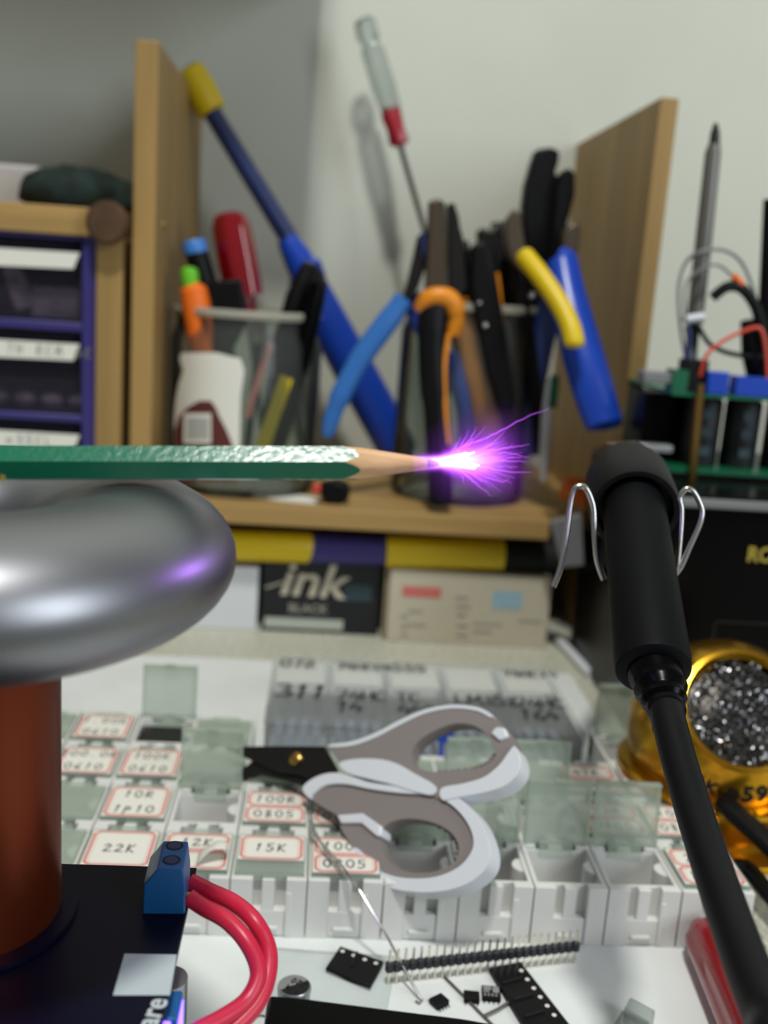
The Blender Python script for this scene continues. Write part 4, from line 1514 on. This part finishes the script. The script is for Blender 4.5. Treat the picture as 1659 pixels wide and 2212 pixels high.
for k in range(9):
    a2 = radians(-4 + random.uniform(-17, 17)) if k else radians(1)
    ln = random.uniform(62, 105) * cos((a2 + .07) * 2.2)
    q0, q1, q2 = (948, 997.5), (948 + ln * .5 * cos(a2), 998 + ln * .5 * sin(a2)), (948 + ln * cos(a2), 999 + ln * sin(a2))
    P = smooth_path([PD(*q0, 21.4), PD(*q1, 21.4 - .06 * (k % 3)), PD(*q2, 21.4 - .1 * (k % 3))], 6)
    MB().tube(P, [.025 + .022 * sin(min(1, i / 5) * pi / 2) - .0037 * i for i in range(13)], 8).build('core_spike', plas_w, t)
main = [([(950, 997), (985, 975), (1010, 955), (1022, 938), (1030, 922)], .05), ([(950, 997), (1000, 965), (1040, 950), (1080, 932), (1125, 907), (1185, 882)], .06),
        ([(955, 998), (1020, 980), (1080, 970), (1110, 965), (1143, 960)], .06), ([(955, 998), (1030, 985), (1090, 978), (1140, 988)], .055),
        ([(955, 998), (1040, 997), (1100, 996), (1138, 998)], .055), ([(955, 998), (1040, 1008), (1090, 1018), (1150, 1020)], .055),
        ([(955, 999), (1010, 1012), (1050, 1030), (1085, 1040), (1100, 1034)], .05), ([(952, 999), (1000, 1020), (1030, 1045), (1062, 1072)], .05),
        ([(952, 998), (985, 1014), (998, 1030), (1004, 1046)], .04), ([(952, 997), (978, 975), (988, 958), (996, 942)], .035), ([(953, 997), (1010, 985), (1060, 960), (1092, 930)], .05),
        ([(955, 998), (1020, 992), (1080, 992), (1125, 985)], .05), ([(955, 998), (1030, 1000), (1090, 1008), (1120, 1008)], .05), ([(953, 999), (1010, 1018), (1040, 1038), (1050, 1042)], .04)]
for pts, w0 in main:
    pts = [(975 + (pts[1][0] - 975) * .3, 998 + (pts[1][1] - 998) * .35)] + pts[1:]
    streamer(pts, w0 * .5, plas_m, 'streamer')
for k in range(90):
    a_ = random.gauss(-5, 22)
    ln = random.uniform(70, 200) * (1 - abs(a_ + 4) / 110)
    a2 = radians(a_)
    streamer([(952 + 28 * cos(a2), 998 + 12 * sin(a2)), (952 + ln * .5 * cos(a2 * .75), 998 + ln * .5 * sin(a2 * .75)), (952 + ln * cos(a2), 998 + ln * sin(a2) + random.uniform(-4, 4))], random.uniform(.010, .022), plas_v if k % 3 else plas_m, 'streamer')
# luminous air of the brush: emission falls off with distance from the tip and from the axis
gm = bpy.data.materials.new('glowing_air')
gm.use_nodes = True
nt = gm.node_tree
nt.nodes.clear()


def nd(op, a, b_=None):
    m_ = nt.nodes.new('ShaderNodeMath')
    m_.operation = op
    for i_, v_ in enumerate((a, b_)):
        if v_ is None:
            continue
        if isinstance(v_, (int, float)):
            m_.inputs[i_].default_value = v_
        else:
            nt.links.new(v_, m_.inputs[i_])
    return m_.outputs[0]


out = nt.nodes.new('ShaderNodeOutputMaterial')
em = nt.nodes.new('ShaderNodeEmission')
em.inputs[0].default_value = rgb((182, 70, 255))
tc = nt.nodes.new('ShaderNodeTexCoord')
sp = nt.nodes.new('ShaderNodeSeparateXYZ')
nt.links.new(tc.outputs['Object'], sp.inputs[0])
gx, gy, gz = (nd('MULTIPLY', sp.outputs[i_], 100.0) for i_ in range(3))          # centimetres from the tip
rho2 = nd('ADD', nd('MULTIPLY', gx, gx), nd('MULTIPLY', gy, gy))
zp = nd('MAXIMUM', gz, 0.0)
wd_ = nd('ADD', nd('MULTIPLY', zp, .30), .10)
gs = nd('EXPONENT', nd('MULTIPLY', nd('DIVIDE', rho2, nd('MULTIPLY', wd_, wd_)), -1.0))
fall = nd('POWER', nd('MAXIMUM', nd('SUBTRACT', 1.0, nd('DIVIDE', nd('ABSOLUTE', gz), 1.95)), 0.0), 2.0)
halo = nd('EXPONENT', nd('MULTIPLY', nd('ADD', rho2, nd('POWER', nd('SUBTRACT', gz, .7), 2.0)), -2.4))
nt.links.new(nd('ADD', nd('MULTIPLY', nd('DIVIDE', nd('MULTIPLY', gs, fall), wd_), 330.0), nd('MULTIPLY', halo, 26.0)), em.inputs[1])
em2 = nt.nodes.new('ShaderNodeEmission')
em2.inputs[0].default_value = rgb((255, 214, 255))
wh = nd('ADD', nd('MULTIPLY', zp, .13), .07)
gh = nd('EXPONENT', nd('MULTIPLY', nd('DIVIDE', rho2, nd('MULTIPLY', wh, wh)), -1.0))
fh = nd('POWER', nd('MAXIMUM', nd('SUBTRACT', 1.0, nd('DIVIDE', nd('ABSOLUTE', gz), 1.5)), 0.0), 2.0)
nt.links.new(nd('MULTIPLY', nd('DIVIDE', nd('MULTIPLY', gh, fh), wh), 260.0), em2.inputs[1])
ad = nt.nodes.new('ShaderNodeAddShader')
nt.links.new(em.outputs[0], ad.inputs[0])
nt.links.new(em2.outputs[0], ad.inputs[1])
nt.links.new(ad.outputs[0], out.inputs['Volume'])
adir = (PD(1130, 990, 21.4) - pt_).normalized()
Tg = frame(pt_, adir)
gl_ = MB().lathe([(0, -.6), (.5, -.5), (.95, .1), (1.25, .8), (1.25, 1.6), (.8, 2.1), (0, 2.25)], 24)
go = bpy.data.objects.new('glowing_air', gl_.mesh('glowing_air', gm, 60))
go.parent = t
go.rotation_euler = Tg.to_3x3().to_euler()
COL.objects.link(go)
PL = bpy.data.lights.new('spark_light', 'POINT')
PL.energy = .05
PL.color = (.5, .2, 1.0)
PL.shadow_soft_size = .004
plo = bpy.data.objects.new('spark_light', PL)
plo.location = PD(1010, 1000, 21.4) * S
COL.objects.link(plo)

# ------------------------------------------------------------------ soldering iron, holder, station
t = thing('iron_holder', 'black funnel holder with sprung wire clips gripping the iron', 'iron holder', (10, 34, 0))
hp0 = PD(1352, 1030, 35.0)
hp1 = PD(1372, 1105, 32.2)
d = (hp1 - hp0).normalized()
T = frame(hp0, d)
Lh = (hp1 - hp0).length
MB().lathe([(0, -.5), (.9, -.5), (1.25, -.1), (1.42, .6), (1.44, Lh - .3), (1.36, Lh), (1.2, Lh), (1.15, Lh - .5), (0, Lh - .5)], 40, T).build('socket', 'black', t)
for pts in ([(1195, 1268), (1212, 1222), (1224, 1150), (1232, 1090), (1240, 1058), (1254, 1050), (1268, 1058), (1282, 1096), (1284, 1150), (1290, 1210), (1304, 1252)],
            [(1470, 1215), (1462, 1228), (1455, 1240), (1462, 1232), (1470, 1150), (1472, 1100), (1468, 1075), (1480, 1058), (1490, 1057), (1502, 1068), (1516, 1100), (1512, 1130), (1490, 1180), (1470, 1225), (1454, 1242)]):
    MB().tube(smooth_path([PD(x, y, 31.2) for x, y in pts], 4), .09, 10).build('wire_clip', 'steel', t)
bp = PD(1385, 1040, 36.0)
MB().tube([hp0 - d * .3, Vector((12.6, 42, 13.2)), Vector((15.6, 47.2, 12.2)), Vector((17.6, 49.5, 12.0))], [.55, .5, .5, .5], 16).build('support_arm', 'black', t)
mb = MB()
ppoly(mb, [(1310, 958), (1378, 955), (1378, 972), (1310, 976)], 35.2, .4)
ppoly(mb, [(1322, 976), (1336, 976), (1334, 1016), (1318, 1016)], 35.2, .4)
ppoly(mb, [(1352, 976), (1366, 976), (1366, 1016), (1350, 1016)], 35.2, .4)
mb.build('clamp_plate', 'steel_br', t, bevel=.04)

t = thing('soldering_iron', 'black soldering iron handle with thick cable curving to lower right', 'soldering iron', PD(1430, 1490, 26))
ip0, ip1 = PD(1368, 1085, 32.6), PD(1412, 1452, 27.2)
d = (ip1 - ip0).normalized()
Li = (ip1 - ip0).length
T = frame(ip0, d)
MB().lathe([(0, -.6), (.8, -.6), (.95, -.1), (.98, .4), (1.0, Li * .55), (1.03, Li - .35), (1.0, Li - .1), (.86, Li), (0, Li)], 40, T).build('foam_grip', 'foam', t)
bp = [ip1 - d * .2, PD(1428, 1490, 26.7), PD(1438, 1530, 26.2), PD(1447, 1570, 25.6)]
MB().tube(smooth_path(bp, 5), [.74] * 3 + [.7] * 3 + [.6] * 3 + [.5] * 3 + [.44] * 4, 24).build('strain_relief', 'blackg', t)
cp = [PD(*q) for q in [(1440, 1535, 26.0), (1449, 1575, 25.4), (1470, 1655, 24.4), (1508, 1780, 22.8), (1556, 1925, 20.8), (1606, 2065, 18.8), (1665, 2212, 16.8), (1730, 2360, 14.5)]] + [Vector((9.5, 9.0, 6.5)), Vector((13, 6.5, 2.2)), Vector((18, 7.5, .5)), Vector((28, 14, .45)), Vector((40, 30, .45))]
MB().tube(smooth_path(cp, 6), .43, 20).build('cable', 'rubber', t)

st = thing('soldering_station', 'black soldering station box with gold lettering at right', 'soldering station', (28, 54, 0))
xl = PY(1432, 1200, 47).x
zt = PY(1560, 1074, 47).z
MB().box(xl, 42, 47, 62, 0, zt).build('station_case', 'blackg', st, bevel=.3)
v_, f_ = text_geo('RO', 1.05, 0, .03)
p = PY(1612, 1212, 46.96)
MB().add(v_, f_, 0, Matrix(((.9, 0, 0, p.x), (0, 0, -1, 46.97), (0, 1, 0, p.z), (0, 0, 0, 1)))).build('lettering', 'goldfoil', st, smooth=0)
p, q = PY(1545, 1342, 46.9), PY(1800, 1450, 46.9)
fr = MB()
for (xa, xb, za, zb) in ((p.x, q.x, p.z - .06, p.z), (p.x, p.x + .06, q.z, p.z), (p.x, q.x, q.z, q.z + .06)):
    fr.box(xa, xb, 46.94, 47, za, zb)
fr.build('panel_outline', 'steel_dk', st)
MB().box(xl - .0, 42, 46.7, 47.0, zt - .55, zt - .1).build('top_trim', 'grey', st, bevel=.08)

# open circuit board stack on the station
t = thing('board_stack', 'stack of green circuit boards with black capacitors on the station', 'circuit boards', (24, 54, zt))
zu = PY(1500, 850, 53).z
zlw = PY(1500, 1022, 53).z
zlw = max(zlw, zt + .35)
MB().box(PY(1440, 840, 53).x, 27.5, 52, 60, zu - .08, zu + .08).build('upper_board', 'pcb_green', t)
MB().box(PY(1395, 1000, 53).x, 27.5, 52, 60, zlw - .08, zlw + .08).build('lower_board', 'pcb_green', t)
for k, (px, py) in enumerate(((1505, 0), (1590, 0), (1680, 0))):
    x = PY(px + 10, 930, 54.4).x
    MB().lathe([(0, 0), (.95, 0), (.98, .1), (.98, zu - zlw - .6), (.9, zu - zlw - .4), (0, zu - zlw - .4)], 28, Matrix.Translation((x, 54.4, zlw + .1))).build('capacitor', 'inkblack', t)
    pm = MB()
    for i in range(3):
        pm.box(x - .35, x + .25, 53.395, 53.41, zlw + .7 + i * 1.0, zlw + 1.2 + i * 1.0)
    pm.build('capacitor_print', 'tealprint', t)
x = PY(1395, 900, 55).x
MB().box(x, x + 2.6, 55.5, 59, zlw + .1, zu - .3).build('heat_sink', 'blackg', t, bevel=.05)
a, b = PY(1512, 850, 51.8), PY(1495, 1045, 51.8)
MB().tube([a, b], .22, 6).build('standoff', 'brass', t)
MB().tube([a + Vector((0, 0, .5)), a], .16, 8).build('screw', 'brass', t)
for (x0, x1, y0, y1) in ((1530, 1570, 802, 840), (1590, 1680, 812, 850)):
    p, q = PY(x0, y0, 52.4), PY(x1, y1, 52.4)
    MB().box(p.x, q.x, 52.2, 53.2, zu + .08, p.z).build('trimmer', 'blue', t, bevel=.05)
p, q = PY(1385, 800, 53), PY(1440, 828, 53)
MB().box(p.x, q.x + .3, 52.4, 53.6, q.z, p.z).build('connector', 'grey', t, bevel=.08)
p, q = PY(1446, 796, 53), PY(1472, 842, 53)
MB().box(p.x, q.x, 52.2, 53.4, zu + .05, p.z).build('green_module', 'pcb_green', t)
p, q = PY(1478, 775, 53), PY(1520, 835, 53)
MB().box(p.x, q.x, 52.6, 53.8, zu + .05, p.z).build('black_module', 'black', t, bevel=.06)
p, q = PY(1378, 958, 51.6), PY(1450, 978, 51.6)
MB().box(p.x, q.x, 51.4, 52.2, q.z, p.z).build('lower_connector', 'capgrey', t, bevel=.05)
mb = MB()
ptube(mb, [(1625, 690), (1632, 760), (1650, 840)], 54, [50, 60, 60], 10)
mb.build('black_post', 'black', t)

t = thing('grey_probe', 'grey metal rod with pointed tip standing above the boards', 'probe', PY(1498, 700, 55))
ptube(MB(), [(1543, 312), (1540, 330), (1520, 520), (1500, 700)], 55, [26, 34, 36, 36], 20).build('rod', 'grey_rod', t)
ptube(MB(), [(1546, 266), (1545, 286), (1543, 314)], 55, [8, 20, 24], 16).build('tip', 'steel_dk', t)
ptube(MB(), [(1500, 700), (1494, 770), (1490, 846)], 55, [24, 22, 22], 12).build('stem', 'black', t)
tag(ptube(MB(), [(1672, 430), (1664, 600), (1655, 735), (1650, 850)], 55, [44, 44, 40, 30], 16).build('black_rod', 'black'), 'black rod standing at the right edge of the picture', 'rod')


def wire(name, label, pts, wd, m_, Y=54.5):
    P = smooth_path([PY(p[0], p[1], p[2] if len(p) > 2 else Y) for p in pts], 5)
    tag(MB().tube(P, wd / 2 * 57 / FPX, 8).build(name, m_), label, 'wire')


wire('white_wire', 'pale wire looping wide around the grey rod', [(1490, 835, 53.4), (1478, 760), (1468, 690), (1466, 620), (1480, 570), (1510, 545, 53.9), (1560, 540, 53.9), (1600, 565), (1625, 620), (1640, 690), (1655, 760), (1665, 840)], 7, 'greyw')
wire('white_wire', 'pale wire in the smaller inner loop by grey rod', [(1505, 838, 53.3), (1490, 740), (1478, 650), (1490, 600), (1540, 572, 53.7), (1570, 585), (1590, 610), (1612, 640)], 6, 'greyw', 53.9)
wire('black_wire', 'thick black wire bundle curving down beside grey rod', [(1540, 642, 53.2), (1570, 620), (1600, 622), (1625, 650), (1640, 690), (1650, 760)], 22, 'black', 53.2)
wire('dark_wire', 'dark wire sagging below the white cable tie', [(1506, 700, 53.2), (1530, 740), (1560, 758), (1600, 768), (1640, 772), (1680, 800)], 10, 'black', 53.0)
wire('red_wire', 'thin red wire arching over the boards', [(1512, 812, 52.6), (1525, 770), (1550, 745), (1590, 722), (1630, 708), (1646, 716), (1655, 760), (1660, 840)], 8, 'red_thin', 52.4)
wire('blue_wire', 'short navy wire left of the grey rod', [(1484, 705), (1488, 730), (1484, 790), (1486, 838)], 12, 'navy', 52.9)
ob = ptube(MB(), [(1478, 690), (1520, 684)], 54.2, [18, 18], 10)
tag(ob.build('cable_tie', 'white'), 'white cable tie around grey rod and wires', 'cable tie')
tag(ptube(MB(), [(1584, 595), (1604, 615)], 53.1, [16, 14], 10).build('orange_plug', 'carrot'), 'tiny orange plug among the wires', 'plug')

# ------------------------------------------------------------------ tip cleaner
ax = Vector((-.10, -cos(radians(40)), sin(radians(40)))).normalized()
oc = PD(1607, 1534, 40.8)
RS, RO = 3.95, 2.32
HO = sqrt(RS * RS - RO * RO)
gc = oc - ax * HO
t = thing('tip_cleaner', 'gold tip cleaner pot filled with shiny wire wool', 'tip cleaner', (gc.x, gc.y, 0))
T = frame(gc, ax, (1, 0, 0))
prof = [(RS * sin(q), RS * cos(q)) for q in [math.asin(RO / RS) + (pi * .62 - math.asin(RO / RS)) * k / 24 for k in range(25)]]
prof = [(0, HO - .75), (RO - .12, HO - .7), (RO - .1, HO - .1)] + prof + [(RS * .55, -RS * .7), (0, -RS * .75)]
MB().lathe(prof, 64, T).build('pot', 'gold', t)
MB().lathe([(RO - .1, HO - .06), (RO + .02, HO + .14), (RO + .2, HO + .1), (RO + .2, HO - .1), (RO - .1, HO - .06)], 64, T).build('rim', 'gold', t)
zl_ = -1.75
MB().lathe([(3.4, zl_ + .25), (3.95, zl_ + .2), (4.2, zl_ + .08), (4.2, zl_ - .12), (3.9, zl_ - .25), (3.2, zl_ - .35)], 64, Matrix.Translation(gc)).build('lip', 'gold', t)
MB().lathe([(3.3, zl_ - .1), (3.1, zl_ - .8), (2.6, -gc.z + .5), (2.9, -gc.z + .25), (2.9, -gc.z), (0, -gc.z)], 48, Matrix.Translation(gc)).build('base', 'gold', t)
b = MB()
for k in range(420):
    rr = sqrt(random.random()) * 2.12
    aa = random.random() * 2 * pi
    c = Vector((rr * cos(aa), rr * sin(aa), HO - .62 + random.uniform(0, .35) + .4 * (1 - (rr / 2.2) ** 2)))
    a1 = random.random() * 2 * pi
    tl_ = random.uniform(-.9, .9)
    n1 = Vector((cos(a1), sin(a1), 0))
    n2 = Vector((-sin(a1) * cos(tl_), cos(a1) * cos(tl_), sin(tl_)))
    r_ = random.uniform(.1, .24)
    st_ = random.random() * 6.28
    pts = [T @ (c + n1 * (r_ * cos(st_ + q * .75)) + n2 * (r_ * sin(st_ + q * .75))) for q in range(7)]
    b.tube(pts, random.uniform(.022, .038), 4, caps=False)
ow = b.build('wire_wool', 'wool', t)
ow['kind'] = 'stuff'
MB().lathe([(0, HO - .72), (RO - .15, HO - .72), (RO - .2, HO - .55), (1.1, HO - .3), (0, HO - .25)], 32, T).build('wool_core', 'steel_dk', t)
# dark raised figures around the front
for k, ch in enumerate('AKED599'):
    if k == 2:
        continue                                        # worn away on the pot
    aa = radians((-125, -117, -109, -101, -91, -81, -71)[k])
    pol = math.asin(RO / RS) + radians(17)
    rad = Vector((sin(pol) * cos(aa), sin(pol) * sin(aa), cos(pol)))
    tx = Vector((-sin(aa), cos(aa), 0))
    upv = rad.cross(tx)
    v_, f_ = text_geo(ch, 1.0 if k > 3 else .72, 0, .035, 'CENTER')
    c = rad * (RS + .03)
    Tm = Matrix(((tx.x, upv.x, rad.x, c.x), (tx.y, upv.y, rad.y, c.y), (tx.z, upv.z, rad.z, c.z), (0, 0, 0, 1)))
    MB().add(v_, f_, 0, T @ Tm @ Matrix.Translation((0, -.35, 0))).build('figure', 'dark', t, smooth=0)
b = MB()
b.extr([(gc.x - 2.6, gc.y - 3.0, .0), (gc.x - 1.9, gc.y - 3.8, 0), (gc.x + 2.2, gc.y - 3.8, 0), (gc.x + 3.0, gc.y - 3.0, 0), (gc.x + 3.0, gc.y + 2.5, 0), (gc.x - 2.6, gc.y + 2.5, 0)], (0, 0, .3))
b.build('foot_plate', 'gold', t, bevel=.06)

t = thing('black_pliers', 'black handled pliers lying in front of the gold pot', 'pliers', PZ(1640, 1850, .3))
for lst, w_ in (([(1558, 1728, 3.2), (1600, 1768, 3.0), (1650, 1812, 2.8), (1720, 1880, 2.4)], .5), ([(1578, 1882, 1.2), (1610, 1872, 1.2), (1660, 1930, 1.0), (1730, 2010, .9)], .38)):
    P = [PZ(x, y, z_) for x, y, z_ in lst]
    MB().tube(smooth_path(P, 4), [w_ * .6, w_ * .9] + [w_] * 11, 16, flat=((0, 0, 1), .7)).build('handle', 'black', t)
